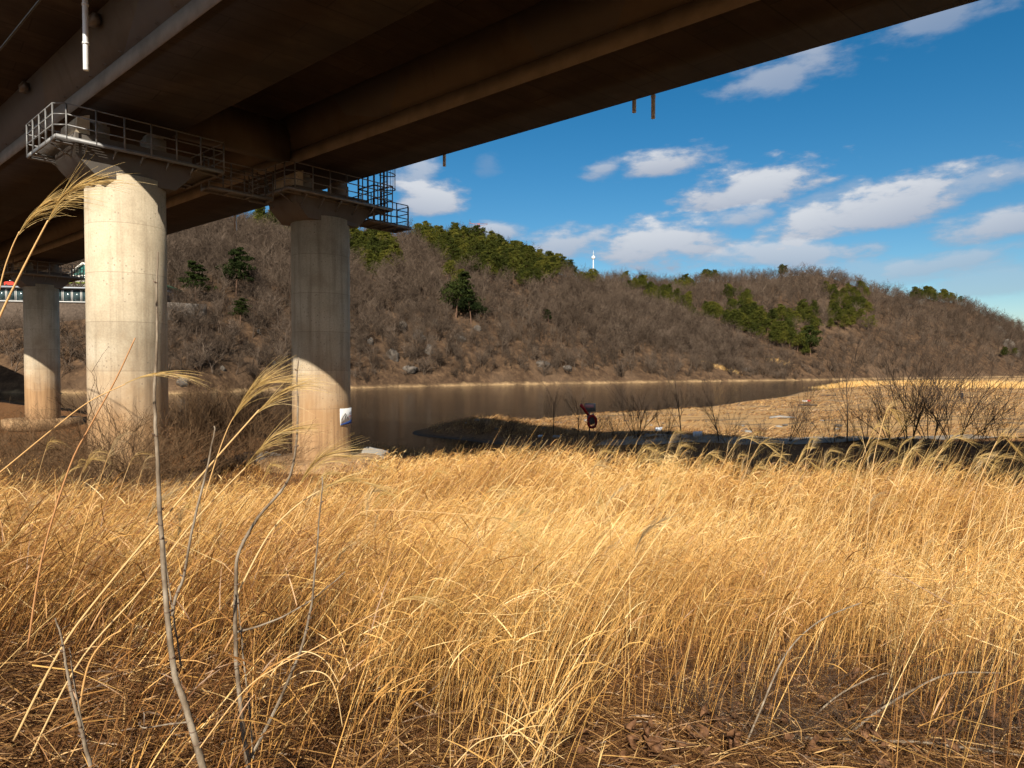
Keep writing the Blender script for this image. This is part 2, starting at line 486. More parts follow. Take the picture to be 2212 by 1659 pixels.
for (cx, cy, hw, hh, tilt, st) in CLOUDS:
    r = px(cx, cy, 1.) - np.array([0, 0, EYE]); a0 = math.atan2(r[0], r[1]); e0 = math.asin(r[2] / np.linalg.norm(r))
    k = 1 / (1 + ((cx - 1106) / FOC) ** 2)
    sx, sy = 1.28 * hw / FOC * k, 1.26 * hh / FOC * math.sqrt(k)
    da = wm('SUBTRACT', AZ, a0); de = wm('SUBTRACT', wm('SUBTRACT', EL, e0), wm('MULTIPLY', da, -tilt * .62))
    u = wm('DIVIDE', da, sx); v = wm('DIVIDE', de, sy)
    lo = wm('MULTIPLY', wm('LESS_THAN', v, 0.), .35)            # flatter base
    d2 = wm('ADD', wm('MULTIPLY', u, u), wm('MULTIPLY', wm('MULTIPLY', v, v), wm('ADD', 1., lo)))
    f = wm('MULTIPLY', wm('SUBTRACT', 1.12, wm('SQRT', d2)), 1.0)
    f = wm('MULTIPLY', wm('ADD', f, wm('MULTIPLY', wob, 1.25)), 1.25, clamp=True)
    f = wm('MULTIPLY', wm('MULTIPLY', f, f), wm('SUBTRACT', 3., wm('MULTIPLY', f, 2.)))
    f = wm('MULTIPLY', f, st)
    top = wm('MULTIPLY', f, wm('ADD', .5, wm('MULTIPLY', v, .45), clamp=True))
    tot = f if tot is None else wm('MAXIMUM', tot, f)
    shade = top if shade is None else wm('MAXIMUM', shade, top)
tot = wm('MINIMUM', tot, .92)
cc = WN('ShaderNodeMix', data_type='RGBA'); cc.inputs[6].default_value = (3.5, 4.0, 5.2, 1); cc.inputs[7].default_value = (7.6, 7.8, 8.2, 1); WL(wm('MULTIPLY', shade, 1.3, clamp=True), cc.inputs[0])
cm = WN('ShaderNodeMix', data_type='RGBA'); WL(tot, cm.inputs[0]); WL(hs.outputs[0], cm.inputs[6]); WL(cc.outputs[2], cm.inputs[7])
WL(cm.outputs[2], bg.inputs[0]); WL(bg.outputs[0], wout.inputs[0])

sd = bpy.data.lights.new('sun', 'SUN'); sd.energy = 4.9; sd.angle = R(.5); sd.color = (1, .91, .77)
so = bpy.data.objects.new('sun', sd); C.objects.link(so)
svec = Vector((math.sin(SUN_AZ) * math.cos(SUN_EL), math.cos(SUN_AZ) * math.cos(SUN_EL), math.sin(SUN_EL)))
so.rotation_euler = svec.to_track_quat('Z', 'Y').to_euler(); so.location = (0, -20, 60)

cd = bpy.data.cameras.new('camera'); cam = bpy.data.objects.new('camera', cd); C.objects.link(cam)
cd.sensor_width = 36; cd.lens = 36 * FOC / 2212; cd.clip_start = .05; cd.clip_end = 9000
cam.location = (0, 0, EYE); cam.rotation_euler = (R(90) - PITCH, 0, 0); scene.camera = cam
vs = scene.view_settings; vs.view_transform = 'Standard'; vs.look = 'None'; vs.gamma = 1; vs.exposure = .64; vs.use_curve_mapping = False
scene.cycles.max_bounces = 4; scene.cycles.diffuse_bounces = 2; scene.cycles.glossy_bounces = 2; scene.cycles.transmission_bounces = 2
scene.cycles.use_adaptive_sampling = True; scene.cycles.adaptive_threshold = .03
scene.cycles.caustics_reflective = False; scene.cycles.caustics_refractive = False
scene.cycles.sample_clamp_indirect = 6

# ------------------------------------------------------------------ terrain
FLAT = np.array([(-8.5, 66), (-6, 72), (0, 82), (9.3, 95), (22, 104), (29, 109), (43.5, 130), (63, 157), (78, 184), (115, 234), (168, 322),
                 (240, 372), (600, 640), (1400, 700), (1400, -300), (60, -60), (30, 0), (14, 26), (6, 40), (4.5, 50), (3, 55), (-3, 60)], float)


def poly_sd(x, y, P):
    """signed distance to polygon, positive inside"""
    d = np.full(x.shape, 1e9); ins = np.zeros(x.shape, bool)
    n = len(P)
    for i in range(n):
        a, b = P[i], P[(i + 1) % n]
        e = b - a; wx, wy = x - a[0], y - a[1]
        t = np.clip((wx * e[0] + wy * e[1]) / (e @ e), 0, 1)
        d = np.minimum(d, np.hypot(wx - t * e[0], wy - t * e[1]))
        c = ((a[1] <= y) & (b[1] > y)) | ((b[1] <= y) & (a[1] > y))
        xi = a[0] + (y - a[1]) / (e[1] if abs(e[1]) > 1e-9 else 1e-9) * e[0]
        ins ^= c & (x < xi)
    return np.where(ins, d, -d)


def sstep(a, b, v):
    t = np.clip((v - a) / (b - a), 0, 1); return t * t * (3 - 2 * t)


def ground(x, y):
    x = np.asarray(x, float); y = np.asarray(y, float)
    p = x * NP_[0] + y * NP_[1]; t = x * DT_[0] + y * DT_[1]
    q = p - NP_[0] * np.maximum(x, 0) * (1 - sstep(4.5, 13, y)) * .95
    nb = np.interp(q, [-200, -30, -5, 0, 2.5, 5, 8, 11, 15, 20, 24, 28, 31, 35, 42, 60], [9, 7.5, 5.5, 4.95, 4.3, 3.55, 2.95, 2.5, 2.15, 1.85, 1.6, .95, .5, -.05, -1.0, -2])
    nb = nb - 1.05 * sstep(3, 15, t) * np.clip((nb - 1.2) / 1.2, 0, 1) + .32 * fbm(x * .22, y * .22, 3) + .10 * fbm(x * 1.1, y * 1.1, 9)
    nb = nb - .95 * np.exp(-(((p - 18) / 6.5) ** 2 + ((t - 78) / 10) ** 2))
    nb = nb + .62 * sstep(11, 17, p) * (1 - sstep(22.8, 25.2, p)) * (1 - sstep(15, 25, t))
    s = poly_sd(x, y, FLAT)
    n = fbm(x * .09, y * .09, 21)
    pe = np.clip(s * .085, -2, .75) + np.clip(s - 8, 0, 60) * .006 + (.55 * n + .5 * fbm(x * .55, y * .55, 5, 5)) * np.clip(s * .12 + .15, 0, 1)
    # bank beside the track rises towards the right, hummock at the tip
    pe = pe + 1.45 * np.exp(-(((p - 50.5) / 5.0) ** 2)) * sstep(16, 36, x) * (s > 0) + .45 * np.exp(-(((p - 50) / 4.5) ** 2)) * sstep(6, 16, x) * (s > 0)
    pe = pe + 1.05 * np.exp(-(((x + 4.0) / 5.2) ** 2 + ((y - 70.5) / 3.8) ** 2))
    pe = pe + 1.0 * np.exp(-(((x - 118) / 9) ** 2 + ((y - 236) / 9) ** 2))
    return np.maximum(nb, pe)


def gz(x, y): return float(ground(np.array([x]), np.array([y]))[0])


ang = np.concatenate([np.linspace(-60, 60, 420), np.linspace(60, 300, 120)[1:-1]])
rad = np.concatenate([[0], np.geomspace(.6, 3500, 230)])
AA, RR = np.meshgrid(np.radians(ang), rad)
gx, gy = RR * np.sin(AA), RR * np.cos(AA)
g = Geo(); na = len(ang)
ii, kk = np.meshgrid(np.arange(len(rad) - 1), np.arange(na), indexing='ij')
g.add(np.stack([gx, gy, ground(gx, gy)], -1).reshape(-1, 3), np.stack([ii * na + kk, (ii + 1) * na + kk, (ii + 1) * na + (kk + 1) % na, ii * na + (kk + 1) % na], -1).reshape(-1, 4)[:, ::-1])
structure('ground', g, M['ground'])

g = Geo(); a = np.radians(np.arange(0, 360, 5)); rr_ = [0.01, 40, 120, 400, 1500, 6000]; nA = len(a)
g.add([(r * math.sin(k), r * math.cos(k), 0) for r in rr_ for k in a], [(i * nA + k, i * nA + (k + 1) % nA, (i + 1) * nA + (k + 1) % nA, (i + 1) * nA + k) for i in range(len(rr_) - 1) for k in range(nA)])
structure('river', g, M['water'])

# far hills
XS = np.array([-500, 0, 400, 900, 1300, 1500, 1780, 1990, 2212, 2900]) ; XS = (XS - 1106) / FOC
D0S = np.array([250, 178, 172, 238, 292, 322, 366, 430, 500, 640.])
H1X = (np.array([-500, 0, 360, 580, 760, 900, 1000, 1090, 1150, 1200, 1260, 1300, 1450, 1600, 1700, 1800, 1900, 2900]) - 1106) / FOC
H1Y = np.array([455, 470, 486, 486, 514, 510, 516, 534, 556, 576, 603, 620, 672, 722, 776, 815, 850, 900.])
H1D = np.array([380, 330, 335, 350, 395, 410, 418, 424, 428, 432, 436, 440, 450, 450, 440, 430, 440, 700.])
H2X = (np.array([900, 1150, 1250, 1300, 1350, 1400, 1450, 1500, 1560, 1620, 1700, 1760, 1830, 1900, 1960, 2000, 2080, 2130, 2180, 2212, 2400, 2900]) - 1106) / FOC
H2Y = np.array([640, 612, 600, 594, 592, 598, 602, 600, 597, 592, 583, 583, 600, 622, 632, 634, 646, 668, 694, 704, 750, 790.])
H2D = np.array([640, 640, 640, 640, 640, 640, 635, 630, 620, 612, 605, 605, 612, 625, 640, 650, 665, 680, 700, 720, 800, 900.])
YS = np.array([-1.34 * 0])


def ridge_z(yp, D): return EYE + (795 - yp - 13) / FOC * D


def hill1(X, y):
    d0 = np.interp(X, XS, D0S); d1 = np.interp(X, H1X, H1D); zr = ridge_z(np.interp(X, H1X, H1Y), d1)
    u = (y - d0) / (d1 - d0)
    x = X * y
    f = np.where(u < 0, u * 14, np.where(u < 1, np.maximum(zr, -8) * np.clip(u, 0, 1) ** .74, zr * (1 - .3 * np.clip(u - 1, 0, 3))))
    return f + (5 * fbm(x * .03, y * .03, 31) + 2.2 * fbm(x * .15, y * .15, 37)) * np.clip(u * 4, 0, 1)


def hill2(X, y):
    d0 = np.interp(X, XS, D0S) + 25 * np.exp(-((X - .1) / .2) ** 2); d1 = np.interp(X, H2X, H2D); zr = ridge_z(np.interp(X, H2X, H2Y), d1)
    u = (y - d0) / (d1 - d0)
    x = X * y
    f = np.where(u < 0, u * 20, np.where(u < 1, zr * np.clip(u, 0, 1) ** .85, zr * (1 - .3 * np.clip(u - 1, 0, 3))))
    return f + (6 * fbm(x * .022, y * .022, 51) + 2.5 * fbm(x * .11, y * .11, 57)) * np.clip(u * 4, 0, 1)


def hillmesh(name, fn, X0, X1, dn, ys):
    Xs = np.linspace(X0, X1, 300)
    d0 = np.interp(Xs, XS, D0S); d1 = np.interp(Xs, *dn)
    U = np.concatenate([np.linspace(-.12, 1.1, 110), np.linspace(1.15, 2.2, 14)])
    UU, XX = np.meshgrid(U, Xs, indexing='ij')
    y = d0[None] + (d1 - d0)[None] * UU
    v = np.stack([XX * y, y, fn(XX, y)], -1).reshape(-1, 3); n = len(Xs)
    i, k = np.meshgrid(np.arange(len(U) - 1), np.arange(n - 1), indexing='ij')
    g = Geo().add(v, np.stack([i * n + k, i * n + k + 1, (i + 1) * n + k + 1, (i + 1) * n + k], -1).reshape(-1, 4))
    return structure(name, g, M['hill'])


hillmesh('hill', hill1, -1.25, .50, (H1X, H1D), None)
hillmesh('hill', hill2, -.10, 1.15, (H2X, H2D), None)


def hit(x, y):
    """where the line of sight through a picture point meets the hills"""
    d = np.arange(150, 720, 1.); X = (x - 1106) / FOC
    zr = np.array([px(x, y, 1.)[2] - EYE])[0] * d + EYE
    h = np.where((X < .50), hill1(np.full_like(d, X), d), -99)
    if X > -.1: h = np.maximum(h, hill2(np.full_like(d, X), d))
    k = np.argmax(h >= zr)
    if h[k] < zr[k]: return None
    return np.array([X * d[k], d[k], h[k]])


# track across the shaded flat
g = Geo(); path = np.array([(7.5, 55.5), (12, 53), (20, 49.2), (27, 45.4), (33, 41.5)], float)
s_ = np.linspace(0, len(path) - 1, 70); P_ = np.stack([np.interp(s_, range(len(path)), path[:, 0]), np.interp(s_, range(len(path)), path[:, 1])], -1)
tn = np.gradient(P_, axis=0); tn /= np.linalg.norm(tn, axis=1)[:, None]; nn = np.stack([-tn[:, 1], tn[:, 0]], -1)
off = np.linspace(-1.9, 1.9, 6)
v = (P_[:, None] + off[None, :, None] * nn[:, None]).reshape(-1, 2)
zz = ground(v[:, 0], v[:, 1]); zz = zz + .03
g.add(np.column_stack([v, zz.ravel()]), [(i * 6 + k, (i + 1) * 6 + k, (i + 1) * 6 + k + 1, i * 6 + k + 1) for i in range(69) for k in range(5)])
structure('track', g, M['track'])

# ------------------------------------------------------------------ bridge
PC = (10.9, 20.55)           # girder centre lines
T0, T1 = -75, 275
br = root('road_bridge', pt(15.7, 31.4, 12), 'concrete road bridge on twin box girders crossing overhead', 'bridge')


def sweep(prof, t0=T0, t1=T1):
    f = lambda t: (lambda a, b: pt(a, t, b + GRADE * t))
    return Geo().prism(prof, f(t0), f(t1))


def gird(c):
    # web box with bottom flange strip; soffit face carries the board-marked concrete
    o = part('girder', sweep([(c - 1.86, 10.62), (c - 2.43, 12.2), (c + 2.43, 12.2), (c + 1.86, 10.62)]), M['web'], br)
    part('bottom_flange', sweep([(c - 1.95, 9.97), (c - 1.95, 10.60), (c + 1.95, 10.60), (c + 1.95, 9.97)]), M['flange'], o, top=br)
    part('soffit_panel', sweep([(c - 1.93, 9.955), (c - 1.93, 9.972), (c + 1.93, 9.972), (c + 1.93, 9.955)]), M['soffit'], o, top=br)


for c in PC: gird(c)
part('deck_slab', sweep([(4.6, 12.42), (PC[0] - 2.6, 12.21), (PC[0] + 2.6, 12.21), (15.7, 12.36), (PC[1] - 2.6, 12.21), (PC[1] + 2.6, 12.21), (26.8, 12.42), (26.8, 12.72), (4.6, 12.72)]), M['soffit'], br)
part('parapet', sweep([(4.62, 12.725), (4.70, 13.30), (4.95, 13.30), (5.05, 12.725)]), M['flange'], br)
part('parapet', sweep([(26.35, 12.725), (26.45, 13.5), (26.7, 13.5), (26.78, 12.725)]), M['flange'], br)
g = sweep([(26.52, 13.505), (26.52, 15.3), (26.64, 15.3), (26.64, 13.505)])
part('noise_barrier', g, M['roofgrey'], br)
for t in (31.6,):          # cross beams between the girders
    g = Geo(); h = 11.0 + GRADE * t
    g.box(pt(15.7, t, h), .001 * np.array([0, 0, 1]) + np.append(NP_, 0) * (9.65 / 2 - 2.1), np.append(DT_, 0) * .35, (0, 0, .95))
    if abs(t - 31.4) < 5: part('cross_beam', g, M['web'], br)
for (x, y, d) in ((186, 152, 21.6), (1411, 256, 26.5), (1370, 243, 27.1), (960, 359, 34.4), (509, 498, 49.0)):
    b = px(x, y, d); top = b.copy(); top[2] = EYE + 12.45 + GRADE * 20
    g = Geo().tube([b, b + (0, 0, .01), (b + top) / 2, top], .082, 12)
    for hz in (.8, 2.0): g.tube([b + (0, 0, hz), b + (0, 0, hz + .06)], .10, 12)
    part('drain_pipe', g, M['pipe'], br, True)
# lifting hooks along the bottom of the near web
for t in np.arange(6, 46, 1.55):
    g = Geo()
    h = 10.72 + GRADE * t; b = pt(PC[0] - 1.93, t, h)
    k = np.linspace(0, math.pi, 7)
    g.tube([b + np.append(-NP_, 0) * .10 * math.sin(q) + np.append(DT_, 0) * .06 * math.cos(q) + np.array([0, 0, .03 * math.sin(q)]) for q in k], .012, 5)
    part('hook', g, M['dark_steel'], br)
for t in (2., 27., 36.):
    g = Geo().box(pt(PC[0] - 2.52, t, 11.9 + GRADE * t), np.append(NP_, 0) * .12, np.append(DT_, 0) * .28, (0, 0, .16))
    part('service_box', g, M['dark_steel'], br)

# piers
PIERS = [(10.79, 31.2, 'sunlit concrete column pier standing beside the grey sapling', 1.55),
         (20.41, 31.66, 'half shaded concrete column pier carrying the white warning sign', 1.55),
         (19.96, 80.7, 'distant concrete column pier standing on a tall round footing', 1.5)]


def pier(p, t, label, gz_, tall):
    c = pt(p, t, 0); hz = GRADE * (t - 31)
    base = (c[0], c[1], gz_)
    r = root('bridge_pier', base, label, 'pier', 'bridge piers')
    top = EYE + 7.75 + hz
    # column rounds up under the hammerhead
    g = Geo().lathe(c, [(1.5, gz_ - .3), (1.5, gz_ + 3), (1.5, gz_ + 6), (1.5, top), (.2, top)], 64)
    part('column', g, M['pier'], r, True)
    P3, D3 = np.append(NP_, 0), np.append(DT_, 0); o = pt(p, t, hz)
    prof = [(-1.5, 7.50), (-2.2, 8.22), (-2.2, 9.02), (2.2, 9.02), (2.2, 8.22), (1.5, 7.50)]
    f = lambda s: (lambda a, b: o + P3 * a + D3 * s + np.array([0, 0, b]))
    cap = part('cap', Geo().prism(prof, f(1.28), f(-1.28)), M['web'], r)  # darker concrete than the column, standing in for shade below the platform
    g = Geo()
    for s in (-1.1, 1.1):
        part('bearing', Geo().box(o + P3 * s + np.array([0, 0, 9.40]), P3 * .38, D3 * .42, (0, 0, .375)).box(o + P3 * s + np.array([0, 0, 9.86]), P3 * .3, D3 * .34, (0, 0, .085)), M['flange'], r)
    part('shear_block', Geo().prism([(-2.1, 9.025), (-2.05, 9.70), (-1.62, 9.88), (-1.62, 9.025)], f(1.0), f(-1.0)), M['pier'], r)
    if tall:
        g = Geo().lathe(c, [(3.2, -3.0), (3.2, gz_ - .95), (3.42, gz_ - .95), (3.42, gz_), (1.4, gz_)], 56)
    else:
        g = Geo().lathe(c, [(3.1, gz_ - 2.0), (3.1, gz_ + .12), (2.9, gz_ + .2), (1.45, gz_ + .24)], 56)
    part('footing', g, M['pier'], r)
    return r


for k, (p, t, lab, zb) in enumerate(PIERS): pier(p, t, lab, zb if k < 2 else 1.45, k == 2)

# inspection platforms
P3, D3, Z3 = np.append(NP_, 0), np.append(DT_, 0), np.array([0, 0, 1.])


def rails(r, line, closed, hz, step=.98, h=1.2, m=None):
    m = m or M['galv']
    pts = [np.asarray(k, float) for k in line]
    posts = []
    for a, b in zip(pts[:-1], pts[1:]):
        n = max(1, round(np.linalg.norm(b - a) / step))
        posts += [a + (b - a) * k / n for k in range(n)]
    if not closed: posts.append(pts[-1])
    for q in posts:
        part('post', Geo().bar(q - Z3 * .12, q + Z3 * h, .065, .05), m, r)
    for k in (1., .67, .34):
        g = Geo()
        for a, b in zip(pts[:-1], pts[1:]): g.bar(a + Z3 * h * k, b + Z3 * h * k, .042)
        part('handrail', g, m, r, label=None)


def grating(r, o, p0, p1, t0, t1, m=None):
    g = Geo()
    for q in np.arange(t0 + .03, t1, .075): g.bar(o + P3 * p0 + D3 * q, o + P3 * p1 + D3 * q, .03, .04)
    part('grating', g, m or M['galv'], r)
    g = Geo()
    for q in (t0, t1): g.bar(o + P3 * p0 + D3 * q - Z3 * .05, o + P3 * p1 + D3 * q - Z3 * .05, .05, .16)
    for q in (p0, p1): g.bar(o + P3 * q + D3 * (t0 + .03) - Z3 * .05, o + P3 * q + D3 * (t1 - .03) - Z3 * .05, .05, .15)
    n = max(1, round((p1 - p0) / 1.0))
    for k in range(1, n): g.bar(o + P3 * (p0 + (p1 - p0) * k / n) + D3 * (t0 + .03) - Z3 * .075, o + P3 * (p0 + (p1 - p0) * k / n) + D3 * (t1 - .03) - Z3 * .075, .06, .10)
    part('edge_beam', g, m or M['galv'], r)


def platform(p, t, label, right, hz):
    o = pt(p, t, 8.66 + hz)
    r = root('inspection_platform', o, label, 'platform', 'steel inspection platforms on the pier heads')
    a, b = -3.05, right
    grating(r, o, a, b, -1.9, -1.3); grating(r, o, a, b, 1.3, 1.9)
    grating(r, o, a, -2.24, -1.26, 1.26); grating(r, o, 2.24, min(b, 3.3), -1.26, 1.26)
    f = lambda u, v: o + P3 * u + D3 * v + Z3 * .03
    rails(r, [f(b, -1.9), f(a + .35, -1.9), f(a, -1.55), f(a, 1.9), f(b, 1.9)] + ([f(b, -1.9)] if right < 5 else []), right < 5, hz)
    for s in (-1, 1):
        for u in np.arange(-2., 2.3, 1.0): part('bracket', Geo().bar(o + P3 * u + D3 * s * 1.28 - Z3 * .6, o + P3 * u + D3 * s * 1.85 - Z3 * .1, .05), M['galv'], r)
    for v in (-.9, .9): part('bracket', Geo().bar(o - P3 * 2.2 + D3 * v - Z3 * .5, o - P3 * 2.95 + D3 * v - Z3 * .1, .05), M['galv'], r)
    return r, o, f


r1, o1, f1 = platform(10.9, 31.45, 'railed steel inspection platform round the head of the sunlit pier', 3.3, 0)
r2, o2, f2 = platform(20.5, 31.66, 'railed steel inspection platform with a caged ladder on the shaded pier', 3.2, .02)
r3, o3, f3 = platform(19.96, 80.7, 'railed steel inspection platform on the distant pier head', 3.2, .5)
# walkway between the two near pier heads
o = pt(15.7, 31.5, 8.30)
wk = root('steel_walkway', o, 'narrow railed steel walkway linking the two near pier heads', 'walkway')
grating(wk, o, -1.48, 1.68, -.45, .35)
rails(wk, [o - P3 * 1.48 - D3 * .45 + Z3 * .03, o + P3 * 1.68 - D3 * .45 + Z3 * .03], False, 0)
rails(wk, [o - P3 * 1.48 + D3 * .35 + Z3 * .03, o + P3 * 1.68 + D3 * .35 + Z3 * .03], False, 0)
# lower landing and caged ladder past the shaded pier
o = pt(24.0, 30.9, 7.98)
ld = root('caged_ladder', o, 'dark caged ladder and railed landing rising to the deck edge', 'ladder')
grating(ld, o, -1.5, 1.35, -.75, .75, M['dark_steel'])
q = lambda u, v, z=.03: o + P3 * u + D3 * v + Z3 * z
rails(ld, [q(-1.3, -.75), q(1.1, -.75), q(1.35, -.5), q(1.35, .5), q(1.1, .75), q(-1.3, .75)], False, 0, .9, 1.15, M['dark_steel'])
for v in (-.3, .3):
    part('stile', Geo().bar(q(.0, v), q(.0, v, 4.9), .07), M['dark_steel'], ld)
g = Geo()
for z in np.arange(.3, 4.9, .3): g.bar(q(0, -.27, z), q(0, .27, z), .03)
part('rung', g, M['dark_steel'], ld)
g = Geo()
for z in (2.1, 2.9, 3.7, 4.5):
    g.tube([q(.75 * math.sin(k), -.42 * math.cos(k), z) for k in np.linspace(0, math.pi, 14)], .028, 6)
for k in np.linspace(.5, math.pi - .5, 5):
    g.bar(q(.75 * math.sin(k), -.42 * math.cos(k), 2.1), q(.75 * math.sin(k), -.42 * math.cos(k), 4.7), .02)
part('cage', g, M['dark_steel'], ld)
g = Geo()
for (u, v) in ((-1.2, -.7), (-1.2, .7), (-.55, -.72), (-.55, .72)): g.bar(q(u, v, .0), q(u, v, 4.6), .09)
for z in (1.9, 3.1): g.bar(q(-1.2, -.7, z), q(-.55, -.72, z), .06); g.bar(q(-1.2, .7, z), q(-.55, .72, z), .06); g.bar(q(-1.2, -.7, z), q(-1.2, .7, z), .06)
part('hanger_frame', g, M['dark_steel'], ld)

# overhead cable parallel to the bridge, its shadow falls on the near pier
g = Geo().tube([pt(2.65, t, 4.78 + .00004 * (t - 20) ** 2) for t in np.linspace(-60, 170, 60)], .016, 6)
single('overhead_cable', g, M['black'], 'thin black cable strung overhead alongside the bridge', 'cable', smooth=True)

# warning sign wrapped on the shaded pier
c2 = pt(PIERS[1][0], PIERS[1][1], 0)
va = math.atan2(-c2[1], -c2[0])
SA0, SA1 = va + R(37), va + R(85)
SZ0, SZ1 = px(745, 919, 35.4)[2], px(745, 883, 35.4)[2]


def cyl(u, v, r): a = SA0 + (SA1 - SA0) * u; return np.array([c2[0] + r * math.cos(a), c2[1] + r * math.sin(a), SZ0 + (SZ1 - SZ0) * v])


def cylpatch(g, outline, r, dr=.004, n=10):
    """quad strip between lower and upper outline [(u, v0, v1)]"""
    us = np.linspace(outline[0][0], outline[-1][0], n)
    lo = np.interp(us, [k[0] for k in outline], [k[1] for k in outline]); hi = np.interp(us, [k[0] for k in outline], [k[2] for k in outline])
    v = [cyl(u, a, r) for u, a in zip(us, lo)] + [cyl(u, a, r) for u, a in zip(us, hi)] + [cyl(u, a, r - dr) for u, a in zip(us, lo)] + [cyl(u, a, r - dr) for u, a in zip(us, hi)]
    q = []
    for k in range(n - 1):
        q += [(k, k + 1, n + k + 1, n + k), (2 * n + k + 1, 2 * n + k, 3 * n + k, 3 * n + k + 1), (k + 1, k, 2 * n + k, 2 * n + k + 1), (n + k, n + k + 1, 3 * n + k + 1, 3 * n + k)]
    q += [(0, n, 3 * n, 2 * n), (n - 1, 3 * n - 1, 4 * n - 1, 2 * n - 1)]
    return g.add(v, q)


sg = root('warning_sign', cyl(.5, .0, 1.53), 'white warning sign with black triangle wrapped round the concrete pier', 'sign')
part('plate', cylpatch(Geo(), [(0, 0, 1), (1, 0, 1)], 1.545, .03, 16), M['white'], sg)
part('blue_stripe', cylpatch(Geo(), [(0.02, .02, .08), (.5, .02, .2), (1, .02, .30)], 1.552), M['blue'], sg)
g = Geo()


def stroke(g, a, b, w):
    a, b = np.array(a), np.array(b); d = b - a; n = np.array([-d[1], d[0]]); n = n / np.linalg.norm(n) * w / 2
    v = [a - n, b - n, b + n, a + n]
    g.add([cyl(k[0], k[1], 1.553) for k in v], [(0, 1, 2, 3)])


for a, b in (((.06, .32), (.50, .32)), ((.50, .32), (.28, .70)), ((.28, .70), (.06, .32))): stroke(g, a, b, .035)
stroke(g, (.28, .40), (.28, .58), .045); stroke(g, (.28, .345), (.28, .375), .05)
part('warning_triangle', g, M['ink'], sg)
for v, mt in ((.74, 'greyink'), (.66, 'greyink'), (.52, 'redink'), (.46, 'redink'), (.36, 'greyink')):
    g = Geo()
    for k in range(5): cylpatch(g, [(.58 + k * .075, v - .022, v + .022), (.58 + k * .075 + .055, v - .022, v + .022)], 1.552, .004, 3)
    part('text_line', g, M[mt], sg)

# ------------------------------------------------------------------ buildings on the far bank
def building(label, x0, x1, ybase, ytop, d0, d1, name, nwin, roofm, paneM, frameM, wallM, rb=.45):
    a, b = px(x0, ybase, d0), px(x1, ybase, d1); b[2] = a[2]
    H = px(x0, ytop, d0)[2] - a[2]
    r = root(name, a, label, 'building')
    e = b - a; Lw = np.linalg.norm(e); e /= Lw; n = np.array([-e[1], e[0], 0]); dep = 8.
    ce = (a + b) / 2
    part('wall', Geo().box(ce + n * dep / 2 + Z3 * (H / 2), e * Lw / 2, n * dep / 2, Z3 * (H / 2)), wallM, r)
    part('foundation', Geo().box(ce + n * (dep / 2 + .2) - Z3 * 4.003, e * Lw / 2, n * dep / 2, Z3 * 4), M['bark'], r)
    part('roof', Geo().box(ce + n * (dep / 2 - .5) + Z3 * (H + rb / 2 + .003), e * (Lw / 2 + .5), n * (dep / 2 + .8), Z3 * rb / 2), roofm, r)
    part('sill_band', Geo().box(ce - n * .1 + Z3 * .18, e * Lw / 2, n * .1, Z3 * .1), frameM, r)
    for k in range(nwin):
        c = a + e * Lw * (k + .5) / nwin; hw = Lw / nwin / 2 - .18
        f = part('window', Geo().bar(c - e * hw - n * .05 + Z3 * .35, c - e * hw - n * .05 + Z3 * (H - .3), .16, .08).bar(c + e * hw - n * .05 + Z3 * .35, c + e * hw - n * .05 + Z3 * (H - .3), .16, .08), frameM, r)
        part('pane', Geo().box(c - n * .03 + Z3 * (H / 2), e * (hw - .08), n * .025, Z3 * (H / 2 - .32)), paneM, f, top=r)
    return r


building('long low building with a row of grey green windows on far bank', -90, 352, 650, 620, 196, 205, 'riverside_building', 22, M['roofgrey'], M['glass'], M['white'], M['stonewall'])
building('low dark building with green roof edge beside the leaning pine', 346, 404, 641, 617, 205, 230, 'lakeside_shed', 7, M['roofgreen'], M['darkglass'], M['roofgrey'], M['black'])
# white house with teal gable
a = px(150, 650, 222); b = px(214, 650, 222); hh = root('gabled_house', a, 'white house with teal gable and lime band behind the distant pier', 'house')
Wd = b[0] - a[0]; zt = px(150, 594, 222)[2]; za = px(150, 568, 222)[2]
part('wall', Geo().box(((a[0] + b[0]) / 2, 226, (a[2] + zt) / 2), (Wd / 2, 0, 0), (0, 4, 0), (0, 0, (zt - a[2]) / 2)), M['wall'], hh)
part('gable', Geo().prism([(a[0], zt + .003), (b[0], zt + .003), ((a[0] + b[0]) / 2, za - .15)], lambda u, v: np.array([u, 222.1, v]), lambda u, v: np.array([u, 229.9, v])), M['roofteal'], hh)
m_ = (a[0] + b[0]) / 2; g = Geo()
for s, e in ((a[0] - .6, m_), (b[0] + .6, m_)):
    g.bar((s, 225.8, zt - .35), (e, 225.8, za), 9.0, .3)
part('roof', g, M['wall'], hh)
part('band', Geo().box((m_, 221.9, px(150, 611, 222)[2]), (Wd / 2, 0, 0), (0, .08, 0), (0, 0, .3)), M['lime'], hh)
for k in range(3):
    wx = a[0] + Wd * (k + .5) / 3
    f = part('window', Geo().box((wx, 221.93, (zt + px(150, 607, 222)[2]) / 2), (1.1, 0, 0), (0, .05, 0), (0, 0, .8)), M['white'], hh)
    part('pane', Geo().box((wx, 221.86, (zt + px(150, 607, 222)[2]) / 2), (.95, 0, 0), (0, .03, 0), (0, 0, .66)), M['glass'], f, top=hh)
